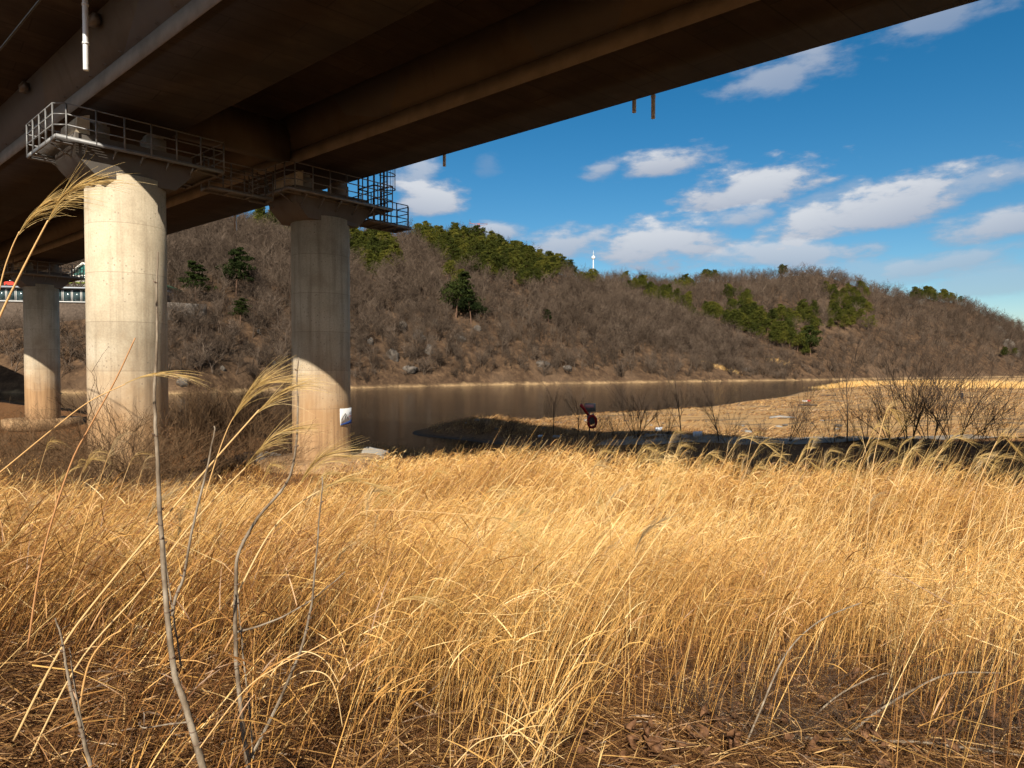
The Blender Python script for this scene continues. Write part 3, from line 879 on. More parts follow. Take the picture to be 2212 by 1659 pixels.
# red parked van on the road above
c = px(27, 619, 208); vr = root('red_van', c, 'small red van parked above the long low roof', 'van')
hgt = 2.0
part('body', Geo().prism([(-2.0, .35), (-2.0, 1.1), (-1.25, 1.25), (-.75, 2.1), (1.7, 2.15), (1.9, 1.9), (1.95, .35)], lambda u, v: c + np.array([-u, -.85, v]), lambda u, v: c + np.array([-u, .85, v])), M['redpaint'], vr)
for u in (-1.25, 1.2):
    for s in (-.8, .8): part('wheel', Geo().tube([c + np.array([-u, s - .1, .36]), c + np.array([-u, s + .1, .36])], .36, 16), M['black'], vr)
part('windscreen', Geo().bar(c + np.array([1.27, 0, 1.3]), c + np.array([.82, 0, 2.02]), 1.4, .03, up=(0, 1, 0)), M['glass'], vr)
part('side_window', Geo().box(c + np.array([-.3, -.86, 1.7]), (1.0, 0, 0), (0, .012, 0), (0, 0, .28)), M['glass'], vr)
g = Geo(); aa, bb = px(362, 648, 198), px(445, 668, 205)
g.box((aa + bb) / 2 - Z3 * 2.2, (bb - aa) * np.array([1, 1, 0]) / 2, (0, .6, 0), (0, 0, 2.6))
single('retaining_wall', g, M['stonewall'], 'grey stone retaining wall below the dark green roofed building', 'wall')

# pylon top and white domed tower beyond the ridges
c = px(1034, 560, 520); zt = px(1034, 482, 520)[2]
M['mast'] = plain('faded_mast_red', (.34, .13, .13), .6, var=.1)
py = root('power_pylon', c, 'red lattice power pylon top showing above the ridge trees', 'pylon')
g = Geo(); hw0, hw1 = 2.6, .6; H = zt - c[2]
for s, t in ((-1, -1), (1, -1), (1, 1), (-1, 1)): g.bar(c + np.array([s * hw0, t * hw0, -6]), c + np.array([s * hw1, t * hw1, H]), .32)
for k in range(7):
    z0, z1 = H * k / 7, H * (k + 1) / 7; w0, w1 = hw0 + (hw1 - hw0) * k / 7, hw0 + (hw1 - hw0) * (k + 1) / 7
    for t in (-1, 1): g.bar(c + np.array([-w0, t * w0, z0]), c + np.array([w1, t * w1, z1]), .2); g.bar(c + np.array([w0, t * w0, z0]), c + np.array([-w1, t * w1, z1]), .2)
part('lattice_body', g, M['mast'], py)
ax = np.array([.9, .43, 0])
for k, (z, l) in enumerate(((H - .3, 7.5), (H - 5.5, 5.5))):
    g = Geo().bar(c + Z3 * z - ax * l + Z3 * -.8, c + Z3 * z + ax * l + Z3 * .8, .2).bar(c + Z3 * (z - 1.8), c + Z3 * z + ax * l, .25).bar(c + Z3 * (z - 1.8), c + Z3 * z - ax * l, .25)
    part('cross_arm', g, M['mast'], py)
X_ = (1281 - 1106) / FOC; d_ = 648.; zb_ = float(hill2(np.array([X_]), np.array([d_]))[0]) - 1; zt = px(1281, 541, d_)[2]
c = np.array([X_ * d_, d_, zb_]); tw = root('domed_tower', c, 'slender white tower with round dome far beyond the ridge', 'tower')
Ht = zt - zb_
part('shaft', Geo().lathe(c, [(1.0, zb_), (.6, zb_ + Ht * .5), (.5, zb_ + Ht - 8.2)], 20), M['poly'], tw, True)
part('dome', Geo().lathe(c, [(1.0, zb_ + Ht - 8.2), (1.8, zb_ + Ht - 7.4)] + [(1.8 * math.cos(k), zb_ + Ht - 6.6 + 1.7 * math.sin(k)) for k in np.linspace(-.2, 1.5, 8)], 24), M['white'], tw, True)
part('spire', Geo().tube([c + Z3 * (Ht - 4.8), c + Z3 * Ht], [.3, .06], 8), M['white'], tw)

# ------------------------------------------------------------------ branching plants
def grow(rng, H, n_main, spread, lv=3, kids=(6, 5, 4), lean=0., base_r=.1, twig=.02, trunk=.3, wig=.12, upk=.35):
    """list of (polyline, radii, level)"""
    out = []

    def limb(p, d, L, r, level):
        n = 5 if level == 0 else 4
        pts = [p]; dd = d / np.linalg.norm(d)
        for k in range(n - 1):
            dd = dd + rng.normal(0, wig, 3) + np.array([0, 0, upk * .12]); dd /= np.linalg.norm(dd)
            pts.append(pts[-1] + dd * L / (n - 1))
        pts = np.array(pts); rr = np.linspace(r, max(r * .35, twig * .5), n)
        out.append((pts, rr, level))
        if level < lv:
            for k in range(kids[level]):
                f = trunk + (1 - trunk) * (k + rng.random()) / kids[level] if level == 0 else .25 + .75 * (k + rng.random()) / kids[level]
                q = f * (n - 1); i = min(int(q), n - 2); pp = pts[i] + (pts[i + 1] - pts[i]) * (q - i)
                az = rng.random() * 6.283; s = spread * (.7 + .6 * rng.random())
                base = (pts[i + 1] - pts[i]); base /= np.linalg.norm(base)
                nd = base * math.cos(s) + np.array([math.cos(az), math.sin(az), .15]) * math.sin(s)
                limb(pp, nd, L * (.62 - .12 * f) * (.75 + .5 * rng.random()), max(r * .45, twig), level + 1)
    for m in range(n_main):
        az = rng.random() * 6.283; s = (0 if n_main == 1 else .18 + .5 * rng.random())
        d = np.array([math.cos(az) * math.sin(s) + lean, math.sin(az) * math.sin(s), math.cos(s)])
        limb(np.array([.12 * math.cos(az) * (n_main > 1), .12 * math.sin(az) * (n_main > 1), -.1]), d, H * (1 if n_main == 1 else .7 + .4 * rng.random()), base_r * (1 if n_main == 1 else .6), 0)
    return out


def limbs_geo(limbs, lv0, lv1, sides=(6, 4, 0, 0), rng=None, wmul=1.):
    g = Geo()
    for pts, rr, lv in limbs:
        if not lv0 <= lv <= lv1: continue
        if sides[lv]: g.tube(pts, rr * wmul, sides[lv], False)
        else:
            t = pts[-1] - pts[0]; s = np.cross(t, rng.normal(size=3)); s /= np.linalg.norm(s) + 1e-9
            n = len(pts); v = np.concatenate([pts - s * rr[:, None] * wmul, pts + s * rr[:, None] * wmul])
            g.add(v, [(k, k + 1, n + k + 1, n + k) for k in range(n - 1)])
    return g


rng = np.random.default_rng(11)
HID = bpy.data.collections.new('wood_sources')           # source meshes for the far wood, not linked to the scene
TREES = []
for k in range(7):
    H = 6.2 + 2.2 * rng.random()
    lb = grow(rng, H, 1, .80, 3, (9, 5, 4), .05 * rng.normal(), .15, .024, .22, .16, .2)
    g = limbs_geo(lb, 0, 3, (5, 3, 0, 0), rng, 1.15)
    me = g.mesh('bare_tree', M['twig']); TREES.append(me)
BUSH = []
for k in range(4):
    lb = grow(rng, 3.6, 6, .55, 2, (7, 6, 3), 0, .07, .028, .15, .14)
    BUSH.append(limbs_geo(lb, 0, 2, (3, 0, 0), rng, 1.2).mesh('bare_bush', M['twig']))


def pine_geo(rng, H, flat, nq, qs, pads):
    tr = Geo(); bend = rng.normal(0, .09, 2)
    zs = np.linspace(0, 1, 7); tp = np.stack([bend[0] * H * zs ** 1.6, bend[1] * H * zs ** 1.6, H * zs * .93 - .3], -1)
    tr.tube(tp, np.linspace(.022 * H, .006 * H, 7), 6, False)
    cr = Geo()
    for k in range(pads):
        f = .36 + .64 * (k + rng.random() * .8) / pads
        i = min(int(f * 6), 5); b = tp[i] + (tp[i + 1] - tp[i]) * (f * 6 - i)
        L = H * (.30 * (1.15 - f) + .05) * (.6 + .7 * rng.random()); az = k * 2.4 + rng.random()
        c = b + np.array([math.cos(az) * L * .75, math.sin(az) * L * .75, L * .12])
        tr.tube([b, (b + c) / 2 + (0, 0, .05 * L), c], [.008 * H, .006 * H, .003 * H], 3, False)
        n = nq
        q = rng.normal(0, 1, (n, 3)); q /= np.linalg.norm(q, axis=1)[:, None]; q *= rng.random((n, 1)) ** .4
        q = c + q * np.array([L * .85, L * .85, L * flat])
        a = rng.normal(0, 1, (n, 3)); a /= np.linalg.norm(a, axis=1)[:, None]
        bb = np.cross(a, rng.normal(0, 1, (n, 3))); bb /= np.linalg.norm(bb, axis=1)[:, None]
        s = qs * H * (.6 + .8 * rng.random((n, 1)))
        v = np.stack([q - a * s - bb * s * .45, q + a * s - bb * s * .3, q + a * s * 1.2 + bb * s * .3, q - a * s + bb * s * .5], 1).reshape(-1, 3)
        cr.add(v, np.arange(4 * n).reshape(-1, 4))
    return tr, cr


def joined(tr, cr, name, m0, m1):
    g = Geo(); g.v = tr.v + cr.v; n0 = tr.n
    g.q = tr.q + [k + n0 for k in cr.q]; g.t = tr.t + [k + n0 for k in cr.t]; g.at = tr.at + cr.at; g.n = tr.n + cr.n
    me = g.mesh(name, [m0, m1])
    nt_ = sum(len(k) for k in tr.q); idx = np.zeros(len(me.polygons), np.int32); idx[nt_:] = 1
    me.polygons.foreach_set('material_index', idx)
    return me


PINES = [joined(*pine_geo(rng, 11.5 + 2.5 * rng.random(), .42, 95, .021, 19), 'pine_tree', M['pinebark'], M['needle']) for k in range(5)]


def scatter(fn, X0, X1, dn, n, umin, umax, seed):
    r = np.random.default_rng(seed); out = []
    X = r.uniform(X0, X1, n * 2); d0 = np.interp(X, XS, D0S); d1 = np.interp(X, *dn)
    u = r.uniform(umin, umax, n * 2); y = d0 + (d1 - d0) * u
    keep = r.random(n * 2) < (y * (d1 - d0)) / (y * (d1 - d0)).max() * 1.3
    X, y, u = X[keep][:n], y[keep][:n], u[keep][:n]
    return X, y, fn(X, y), u


def zvis(X, y, z):
    return True


# which spots carry pines (picture regions turned into spots on the slopes)
pine_spots = []
r_ = np.random.default_rng(5)


def pines_in(poly, n, dy=0):
    P = np.array(poly, float); lo, hi = P.min(0), P.max(0); k = 0; tries = 0
    while k < n and tries < 1500:
        tries += 1
        x, y = r_.uniform(lo, hi)
        if poly_sd(np.array([x]), np.array([y]), P)[0] < 0: continue
        q = hit(x, y)
        if q is None: continue
        if any((q[0] - s[0]) ** 2 + (q[1] - s[1]) ** 2 < 6 for s in pine_spots): continue
        pine_spots.append(q); k += 1


pines_in([(745, 512), (830, 512), (880, 590), (800, 610), (745, 560)], 60)
pines_in([(900, 520), (1010, 518), (1100, 538), (1190, 572), (1210, 610), (1130, 630), (1020, 600), (930, 560)], 175)
pines_in([(1190, 572), (1300, 615), (1290, 630), (1200, 600)], 22)
pines_in([(540, 488), (630, 488), (630, 530), (560, 510)], 14)
pines_in([(940, 600), (1000, 600), (980, 640)], 3)
pines_in([(1320, 592), (1540, 600), (1540, 612), (1330, 606)], 44)
pines_in([(1340, 610), (1440, 645), (1560, 690), (1700, 730), (1760, 760), (1720, 765), (1560, 712), (1400, 660), (1340, 630)], 85)
pines_in([(1560, 625), (1600, 640), (1640, 700), (1580, 690)], 24)
pines_in([(1650, 690), (1760, 680), (1770, 715), (1660, 718)], 24)
pines_in([(1785, 640), (1870, 635), (1880, 720), (1790, 720)], 44)
pines_in([(1610, 590), (1680, 588), (1690, 600), (1620, 604)], 16)
pines_in([(1950, 634), (2060, 646), (2090, 662), (1970, 655)], 24)
pines_in([(1735, 735), (1760, 735), (1755, 780), (1738, 775)], 4)
pines_in([(2100, 770), (2200, 770), (2200, 780)], 2)
pines_in([(1440, 620), (1500, 625), (1480, 640)], 12)
pine_spots.sort(key=lambda q: q[1])
for k, q in enumerate(pine_spots[:280]):
    o = bpy.data.objects.new('pine_tree', PINES[k % 5]); C.objects.link(o)
    o.location = (q[0], q[1], q[2] - .4); o.rotation_euler = (0, 0, r_.uniform(0, 6.28)); s = r_.uniform(.6, 1.12); o.scale = (s * r_.uniform(.9, 1.15), s, s)
    tag(o, 'olive green pine among bare trees on the far hills', 'tree', 'olive pines on the far hills')

SOLO = [hit(x, y) for x, y in ((985, 690), (1018, 700), (425, 655), (512, 640), (520, 700), (1185, 700), (1750, 770))]
SOLO = [q for q in SOLO if q is not None]
# the far wood: one mass of bare trees
pts, sc_, ix, rz_ = [], [], [], []
def wood(fn, X0, X1, dn, n, seed):
    X, y, z, u = scatter(fn, X0, X1, dn, n, .015, 1.10, seed)
    r = np.random.default_rng(seed + 1)
    dens = vnoise(X * y * .02, y * .02, seed) ; keep = (dens + .8 * r.random(len(X)) > np.where(X < -.12, .12, .34)) & (z > 1.2)
    for a, b, c, uu in zip(X[keep], y[keep], z[keep], u[keep]):
        pts.append((a * b, b, c - .2)); big = .66 + .34 * min(1, uu * 3.)
        sc_.append(big * (.5 + .85 * r.random() ** 1.3))
wood(hill1, -.85, .50, (H1X, H1D), 8500, 70)
wood(hill1, -.62, -.05, (H1X, H1D), 1500, 130)
wood(hill2, -.08, 1.0, (H2X, H2D), 9000, 90)
pts = np.array(pts); sc_ = np.array(sc_)
# spots close to a solitary pine or building stay open
keep = np.ones(len(pts), bool)
for (x, y, d) in ((-10, 640, 200), (100, 640, 200), (200, 640, 205), (300, 640, 205), (380, 640, 215)):
    c = px(x, y, d); keep &= np.hypot(pts[:, 0] - c[0], pts[:, 1] - c[1]) > 9
for q in pine_spots + SOLO:
    dx, dy = pts[:, 0] - q[0], pts[:, 1] - q[1]
    X = q[0] / q[1]; along = (dx * X + dy) / math.hypot(X, 1); across = (dx - dy * X) / math.hypot(X, 1)
    keep &= ~((np.abs(across) < 3.2) & (along > -9) & (along < 4))
pts, sc_ = pts[keep], sc_[keep]
order = np.argsort(pts[:, 1]); pts, sc_ = pts[order], sc_[order]
rr2 = np.random.default_rng(3); rotz = rr2.uniform(0, 6.28, len(pts)); idx = np.where(rr2.random(len(pts)) < .22, rr2.integers(7, 11, len(pts)), rr2.integers(0, 7, len(pts)))
tmp = np.arange(len(pts))
near_idx = np.concatenate([rr2.choice(np.where(pts[:, 2] / np.maximum(pts[:, 1], 1) < .04)[0][:1600], 220, replace=False)])
for k in near_idx:
    idx[k] %= 7
    o = bpy.data.objects.new('bare_tree', TREES[idx[k]]); C.objects.link(o)
    o.location = pts[k]; o.rotation_euler = (0, 0, rotz[k]); o.scale = (sc_[k],) * 3
    tag(o, 'leafless grey brown tree low on the far wooded slope', 'tree', 'leafless trees low on the far slope')
rest = np.setdiff1d(tmp, near_idx)
for k, me in enumerate(TREES + BUSH):
    o = bpy.data.objects.new('wood_source', me); HID.objects.link(o)
me = bpy.data.meshes.new('bare_woodland'); me.vertices.add(len(rest)); me.vertices.foreach_set('co', pts[rest].astype(np.float32).ravel())
for nm, arr, ty in (('rz', rotz[rest], 'FLOAT'), ('sc', sc_[rest], 'FLOAT'), ('ix', idx[rest], 'INT')):
    a = me.attributes.new(nm, ty, 'POINT'); a.data.foreach_set('value', arr.astype(np.int32 if ty == 'INT' else np.float32))
wo = bpy.data.objects.new('bare_woodland', me); C.objects.link(wo)
tag(wo, 'dense leafless wood covering both far hills', 'woodland', None, 'stuff')
ng = bpy.data.node_groups.new('woodland', 'GeometryNodeTree')
ng.interface.new_socket('Geometry', in_out='INPUT', socket_type='NodeSocketGeometry'); ng.interface.new_socket('Geometry', in_out='OUTPUT', socket_type='NodeSocketGeometry')
gi, go = ng.nodes.new('NodeGroupInput'), ng.nodes.new('NodeGroupOutput')
ci = ng.nodes.new('GeometryNodeCollectionInfo'); ci.inputs[0].default_value = HID; ci.inputs[1].default_value = True; ci.inputs[2].default_value = True
io = ng.nodes.new('GeometryNodeInstanceOnPoints'); io.inputs['Pick Instance'].default_value = True


def na_(n, t):
    a = ng.nodes.new('GeometryNodeInputNamedAttribute'); a.data_type = t; a.inputs[0].default_value = n; return a.outputs[0]


cx_ = ng.nodes.new('ShaderNodeCombineXYZ'); ng.links.new(na_('rz', 'FLOAT'), cx_.inputs[2])
er = ng.nodes.new('FunctionNodeEulerToRotation'); ng.links.new(cx_.outputs[0], er.inputs[0])
ng.links.new(gi.outputs[0], io.inputs['Points']); ng.links.new(ci.outputs[0], io.inputs['Instance']); ng.links.new(na_('ix', 'INT'), io.inputs['Instance Index'])
ng.links.new(er.outputs[0], io.inputs['Rotation']); ng.links.new(na_('sc', 'FLOAT'), io.inputs['Scale']); ng.links.new(io.outputs[0], go.inputs[0])
wo.modifiers.new('woodland', 'NODES').node_group = ng
HP = bpy.data.collections.new('pine_sources')
for me in PINES: HP.objects.link(bpy.data.objects.new('pine_source', me))
far = np.array(pine_spots[280:]); me = bpy.data.meshes.new('pine_woodland'); me.vertices.add(len(far)); me.vertices.foreach_set('co', (far - (0, 0, .4)).astype(np.float32).ravel())
for nm, arr, ty in (('rz', r_.uniform(0, 6.28, len(far)), 'FLOAT'), ('sc', r_.uniform(.6, 1.1, len(far)), 'FLOAT'), ('ix', r_.integers(0, 5, len(far)), 'INT')):
    a = me.attributes.new(nm, ty, 'POINT'); a.data.foreach_set('value', arr.astype(np.int32 if ty == 'INT' else np.float32))
po = bpy.data.objects.new('pine_woodland', me); C.objects.link(po)
tag(po, 'further olive green pines massed on the second hill', 'woodland', None, 'stuff')
ng2 = ng.copy()
for n_ in ng2.nodes:
    if n_.bl_idname == 'GeometryNodeCollectionInfo': n_.inputs[0].default_value = HP
po.modifiers.new('woodland', 'NODES').node_group = ng2

# shore bushes on the far bank
r_ = np.random.default_rng(77)
for k in range(90):
    X = r_.uniform(-.62, .62); d0 = np.interp(X, XS, D0S); y = d0 + r_.uniform(1, 14)
    z = max(hill1(np.array([X]), np.array([y]))[0] if X < .5 else -9, hill2(np.array([X]), np.array([y]))[0] if X > -.1 else -9)
    if z < .3: continue
    o = bpy.data.objects.new('bare_bush', BUSH[k % 4]); C.objects.link(o)
    o.location = (X * y, y, z - .2); o.rotation_euler = (0, 0, r_.uniform(0, 6.28)); s = r_.uniform(.7, 1.5); o.scale = (s, s, s)
    tag(o, 'leafless bush at the foot of the far slope by the water', 'bush', 'leafless bushes along the far waterline')

# solitary pines with their own trunk and crown
for (x, y, hpx, lab, dark, flat) in ((985, 690, 105, 'tall dark green pine alone on the slope, upper of a pair', True, .4), (1018, 700, 80, 'shorter dark green pine close beside the tall dark one', True, .4),
                                     (425, 655, 92, 'leaning dark pine with flat layered crown beside the green roofed building', True, .28), (512, 640, 108, 'dark layered pine high on the slope between the two columns', True, .28),
                                     (520, 700, 60, 'low flat pine below the layered pine between the two columns', True, .25), (1185, 700, 34, 'small dark pine alone on the middle of the slope', True, .4),
                                     (1750, 770, 70, 'slim dark pine low in the fold between the hills', True, .4)):
    q = hit(x, y)
    if q is None: continue
    H = hpx / FOC * q[1] * 1.05
    r = root('pine_tree', (q[0], q[1], q[2] - .3), lab, 'tree')
    tr, cr = pine_geo(r_, H, flat * .75, 150, .021, 16)
    for nm, gg, mm in (('trunk', tr, M['pinebark']), ('crown', cr, M['darkneedle'] if dark else M['needle'])):
        o = bpy.data.objects.new(nm, gg.mesh(nm, mm)); C.objects.link(o); o.parent = r

# rock outcrops on the slopes and boulders by the water
def rock_geo(rng, sx, sy, sz, n=14):
    g = Geo(); a = np.linspace(0, 2 * math.pi, 2 * n, endpoint=False); b = np.linspace(-1.5, 1.5, n)
    A, B = np.meshgrid(a, b); s = rng.random() * 50
    d = 1 + .9 * fbm(np.cos(A) * 1.5 + s, np.sin(A) * 1.5 + B * 1.3, 3) + .5 * np.floor(4 * vnoise(np.cos(A) * 2 + s, B * 2 + np.sin(A), 8)) / 4 - .2
    v = np.stack([np.cos(A) * np.cos(B) * sx * d, np.sin(A) * np.cos(B) * sy * d, np.sin(B) * sz * d], -1).reshape(-1, 3)
    m = 2 * n
    g.add(v, [(i * m + k, i * m + (k + 1) % m, (i + 1) * m + (k + 1) % m, (i + 1) * m + k) for i in range(n - 1) for k in range(m)])
    return g


for k, (x, y, w_, h_) in enumerate(((870, 715, 20, 30), (905, 735, 26, 34), (850, 775, 22, 34), (925, 765, 18, 26), (885, 800, 30, 16), (995, 735, 24, 26), (1030, 715, 14, 18),
                                    (1170, 790, 26, 16), (1225, 800, 22, 12), (940, 700, 12, 16), (800, 745, 14, 20), (2155, 720, 26, 26), (2178, 750, 22, 26), (1985, 655, 26, 14), (1960, 662, 16, 10),
                                    (2195, 770, 16, 20), (1610, 800, 26, 9), (395, 832, 28, 20), (455, 700, 12, 16), (560, 720, 8, 12), (590, 790, 12, 16), (480, 800, 10, 14))):
    q = hit(x, y)
    if q is None: q = px(x, 848, 172); q[2] = .3
    f = q[1] / FOC
    lab = {17: 'grey rock ledge jutting at the far waterline beyond the sunlit pier'}.get(k, 'grey rock outcrop between the trees on the far slope')
    single('rock_outcrop', Geo().add(np.vstack(rock_geo(r_, w_ * f * .55, w_ * f * .4, h_ * f * .55).v) + q, np.vstack(rock_geo(r_, 1, 1, 1).q)), M['rock'], lab, 'rock', q, None if k == 17 else 'rock outcrops on the far slopes')
for k, (x, y) in enumerate(((1000, 828), (1012, 829), (955, 833), (985, 831), (1150, 826), (1172, 824), (1060, 829), (1290, 822), (890, 834))):
    X = (x - 1106) / FOC; y_ = np.interp(X, XS, D0S) + 1.5; q = np.array([X * y_, y_, .35])
    single('shore_boulder', Geo().add(np.vstack(rock_geo(r_, 1.3, .9, .6, 8).v) * r_.uniform(.6, 1.3) + q, np.vstack(rock_geo(r_, 1, 1, 1, 8).q)), M['flange'], 'pale boulder lying at the far waterline', 'boulder', q, 'pale boulders along the far waterline')
for k, (x, y, d, s, lab) in enumerate(((795, 990, 38.5, 1.0, 'pale flat boulder lying beside the foot of the shaded pier'), (468, 1012, 36, .7, 'brown stone lying in scrub between the two near piers'), (560, 1000, 37, 1.1, 'low pale stone in scrub just left of the shaded pier'))):
    q = px(x, y, d); q[2] = gz(q[0], q[1]) + .25
    single('bank_boulder', Geo().add(np.vstack(rock_geo(r_, 1.1 * s, .7 * s, .42 * s, 10).v) + q, np.vstack(rock_geo(r_, 1, 1, 1, 10).q)), M['flange'] if k != 1 else M['rock'], lab, 'boulder', q)

def onground(x, y, d0=20., d1=420.):
    d = np.geomspace(d0, d1, 1500); k = px(x, y, 1.) - np.array([0, 0, EYE])
    z = EYE + k[2] * d; h = ground(k[0] * d, d); i = int(np.argmax(h >= z))
    return np.array([k[0] * d[i], d[i], h[i]])


# ------------------------------------------------------------------ flat: shrubs, lifebuoy post, person, litter
SHRUBS = [(1195, 940, 75, 54, 1), (1248, 945, 85, 54, 1), (1330, 945, 60, 52, 0), (1375, 945, 105, 52, 2), (1470, 952, 125, 50, 1), (1440, 945, 70, 51, 0), (1553, 955, 95, 49, 1), (1572, 958, 80, 49, 0), (1640, 950, 40, 50, 0),
          (1700, 955, 118, 49, 0), (1735, 950, 60, 49, 0), (1830, 955, 155, 48, 1), (1800, 958, 80, 48, 0), (1870, 958, 95, 47, 0), (1925, 962, 130, 46, 2), (1965, 966, 205, 45, 2), (2010, 968, 225, 44.5, 2),
          (2060, 968, 190, 44, 2), (2110, 968, 120, 43.5, 0), (2160, 965, 90, 43, 0), (1290, 950, 50, 51, 0), (1100, 945, 45, 58, 0), (1040, 940, 40, 60, 0)]
LABS = {0: 'low leafless shrub', 1: 'slender leafless sapling tree', 2: 'big many stemmed leafless shrub'}
WHERE = ['left of the lifebuoy post at the water inlet', 'just left of the lifebuoy post', 'between lifebuoy post and white litter', 'dense, right of the lifebuoy post', 'tall, beside the blue white litter', 'between the dense shrub and the tall sapling',
         'forked, on the sunlit sand past the blue litter', 'leaning, against the forked sapling', 'tiny, alone on the track edge', 'wispy, midway along the shaded track', 'small, beside the wispy shrub', 'upright, tallest on open sand', 'thin, left foot of the upright sapling',
         'thin, right foot of the upright sapling', 'left edge of the big thicket', 'left stems of the big thicket', 'tallest stems of the big thicket', 'right stems of the big thicket', 'right edge of the big thicket', 'far right beyond the thicket',
         'tiny, foot of the lifebuoy post', 'tiny, on the shaded spit', 'tiny, at the tip of the spit']
for (x, y, hp, d, kind), wh in zip(SHRUBS, WHERE):
    q = onground(x, y, 30); d = q[1]; H = hp / FOC * d * (1. if kind == 1 else .9)
    r = root('bare_shrub', q, LABS[kind] + ', ' + wh, 'shrub')
    if kind == 1: lb = grow(r_, H, 1, .5, 3, (9, 5, 3), 0, .05, .009, .2, .09)
    elif kind == 2: lb = grow(r_, H * .95, 7, .5, 2, (8, 6, 3), 0, .055, .010, .2, .10)
    else: lb = grow(r_, H * .95, 6, .45, 2, (6, 4, 3), 0, .03, .008, .2, .11)
    for nm, a, b in (('stem', 0, 0), ('twigs', 1, 3)):
        o = bpy.data.objects.new(nm, limbs_geo(lb, a, b, (5, 3, 0, 0), r_).mesh(nm, M['shrubtwig'])); C.objects.link(o); o.parent = r

q = onground(1273, 946, 30); q[2] -= .1
s_ = root('lifebuoy_post', q, 'rescue post with sloping red rope case and small signboard on the shaded shore', 'post')
f = q[1] / FOC
part('pole', Geo().tube([q, q + Z3 * (946 - 868) * f], .06, 8), M['dark_steel'], s_)
sgn = part('sign_board', Geo().box(q + np.array([.06, -.06, (946 - 878) * f]), (.46, 0, 0), (0, .025, 0), (0, 0, .36)), M['galv'], s_)
part('sign_text', Geo().box(q + np.array([.0, -.095, (946 - 875) * f]), (.36, 0, 0), (0, .006, 0), (0, 0, .13)), M['redink'], sgn, top=s_)
part('rope_case', Geo().tube([q + np.array([-.75, -.12, (946 - 871) * f]), q + np.array([-.70, -.12, (946 - 873) * f]), q + np.array([-.05, -.12, (946 - 896) * f])], [.11, .15, .10], 12), M['red'], s_, True)
part('holder', Geo().box(q + np.array([.12, -.1, (946 - 904) * f]), (.30, 0, .1), (0, .12, 0), (-.05, 0, .42)), M['dark_steel'], s_)
c = q + np.array([.20, -.32, (946 - 908) * f]); g = Geo()
aa = np.linspace(0, 2 * math.pi, 28); g.tube([c + np.array([.36 * math.cos(k), .05 * math.cos(k), .50 * math.sin(k)]) for k in aa], .115, 10, False)
single('lifebuoy', g, M['red'], 'dark red lifebuoy ring hanging on the rescue post', 'lifebuoy', c, smooth=True)


def bag_geo(q, s):
    g = Geo(); v = np.vstack(rock_geo(r_, .28 * s, .2 * s, .24 * s, 8).v) + q + Z3 * .2 * s
    g.add(v, np.vstack(rock_geo(r_, 1, 1, 1, 8).q)); g.box(q + np.array([.32 * s, .05, .24 * s]), (.2 * s, .05, .02), (-.03, .16 * s, 0), (0.02, 0, .22 * s)); return g


for (x, y, d, s, lab) in ((1420, 931, 54, 1.0, 'blue white bundle of litter on the track edge right of the lifebuoy post'), (1503, 943, 52, 1.25, 'larger blue white heap of litter by the leafless saplings'),
                          (1165, 945, 57, .7, 'small white scrap on the shaded ground left of lifebuoy post'), (1445, 958, 50, .5, 'flat white scrap lying on the pale track')):
    q = onground(x, y, 30); q[2] -= .03; s *= .7
    single('litter_bundle', bag_geo(q, s), M['poly'], lab, 'litter', q)
q = onground(1745, 868, 30)
t_ = root('red_marker', q, 'small red and white object lying on the sunlit sand flat', 'marker')
part('body', Geo().tube([q + np.array([-.1, 0, .16]), q + np.array([.5, 0, .18])], [.2, .05], 12), M['redpaint'], t_)
part('base', Geo().box(q + np.array([-.5, 0, .12]), (.38, 0, 0), (0, .18, 0), (0, 0, .08)), M['white'], t_)
# driftwood and stones on the sand
for (x, y, d, lab) in ((1690, 905, 82, 'short pale driftwood log lying on the sunlit sand'), (1745, 877, 112, 'dark driftwood log on the sand near the red marker'), (1790, 856, 150, 'long dark driftwood streak near the water edge')):
    q = onground(x, y, 30)
    single('driftwood_log', Geo().tube([q + np.array([-1.4, .1, .1]), q + np.array([-.3, 0, .2]), q + np.array([1.5, .2, .12])], [.12, .16, .07], 8), M['flange'] if x == 1690 else M['bark'], lab, 'driftwood', q)

for k in range(46):
    q = onground(r_.uniform(1000, 1900), r_.uniform(905, 948), 30); sz = r_.uniform(.08, .3)
    g = Geo().add(np.vstack(rock_geo(r_, sz * 1.4, sz, sz * .6, 6).v) + q, np.vstack(rock_geo(r_, 1, 1, 1, 6).q))
    single('flat_stone', g, M['rock'] if k % 3 else M['flange'], 'small stone scattered on the shaded spit and track', 'stone', q, 'small stones on the shaded spit and track')
# walker on the far sand
q = onground(2078, 868, 30)
J = {'hip': (0, 0, .93), 'chest': (0, .02, 1.30), 'neck': (0, .03, 1.46), 'head0': (0, .0, 1.56), 'head': (0, -.01, 1.68), 'hl': (-.1, 0, .90), 'kl': (-.12, -.06, .48), 'al': (-.13, .10, .08), 'fl': (-.13, -.08, .04),
     'hr': (.1, 0, .90), 'kr': (.11, -.10, .49), 'ar': (.12, -.16, .08), 'fr': (.12, -.34, .05), 'sl': (-.2, .02, 1.40), 'el': (-.27, .08, 1.14), 'wl': (-.26, -.02, .88), 'sr': (.2, .02, 1.40), 'er': (.27, .10, 1.15), 'wr': (.27, .02, .90)}
RADS = {'hip': .15, 'chest': .165, 'neck': .06, 'head0': .08, 'head': .1, 'hl': .1, 'kl': .065, 'al': .045, 'fl': .04, 'hr': .1, 'kr': .065, 'ar': .045, 'fr': .04, 'sl': .07, 'el': .05, 'wl': .035, 'sr': .07, 'er': .05, 'wr': .035}
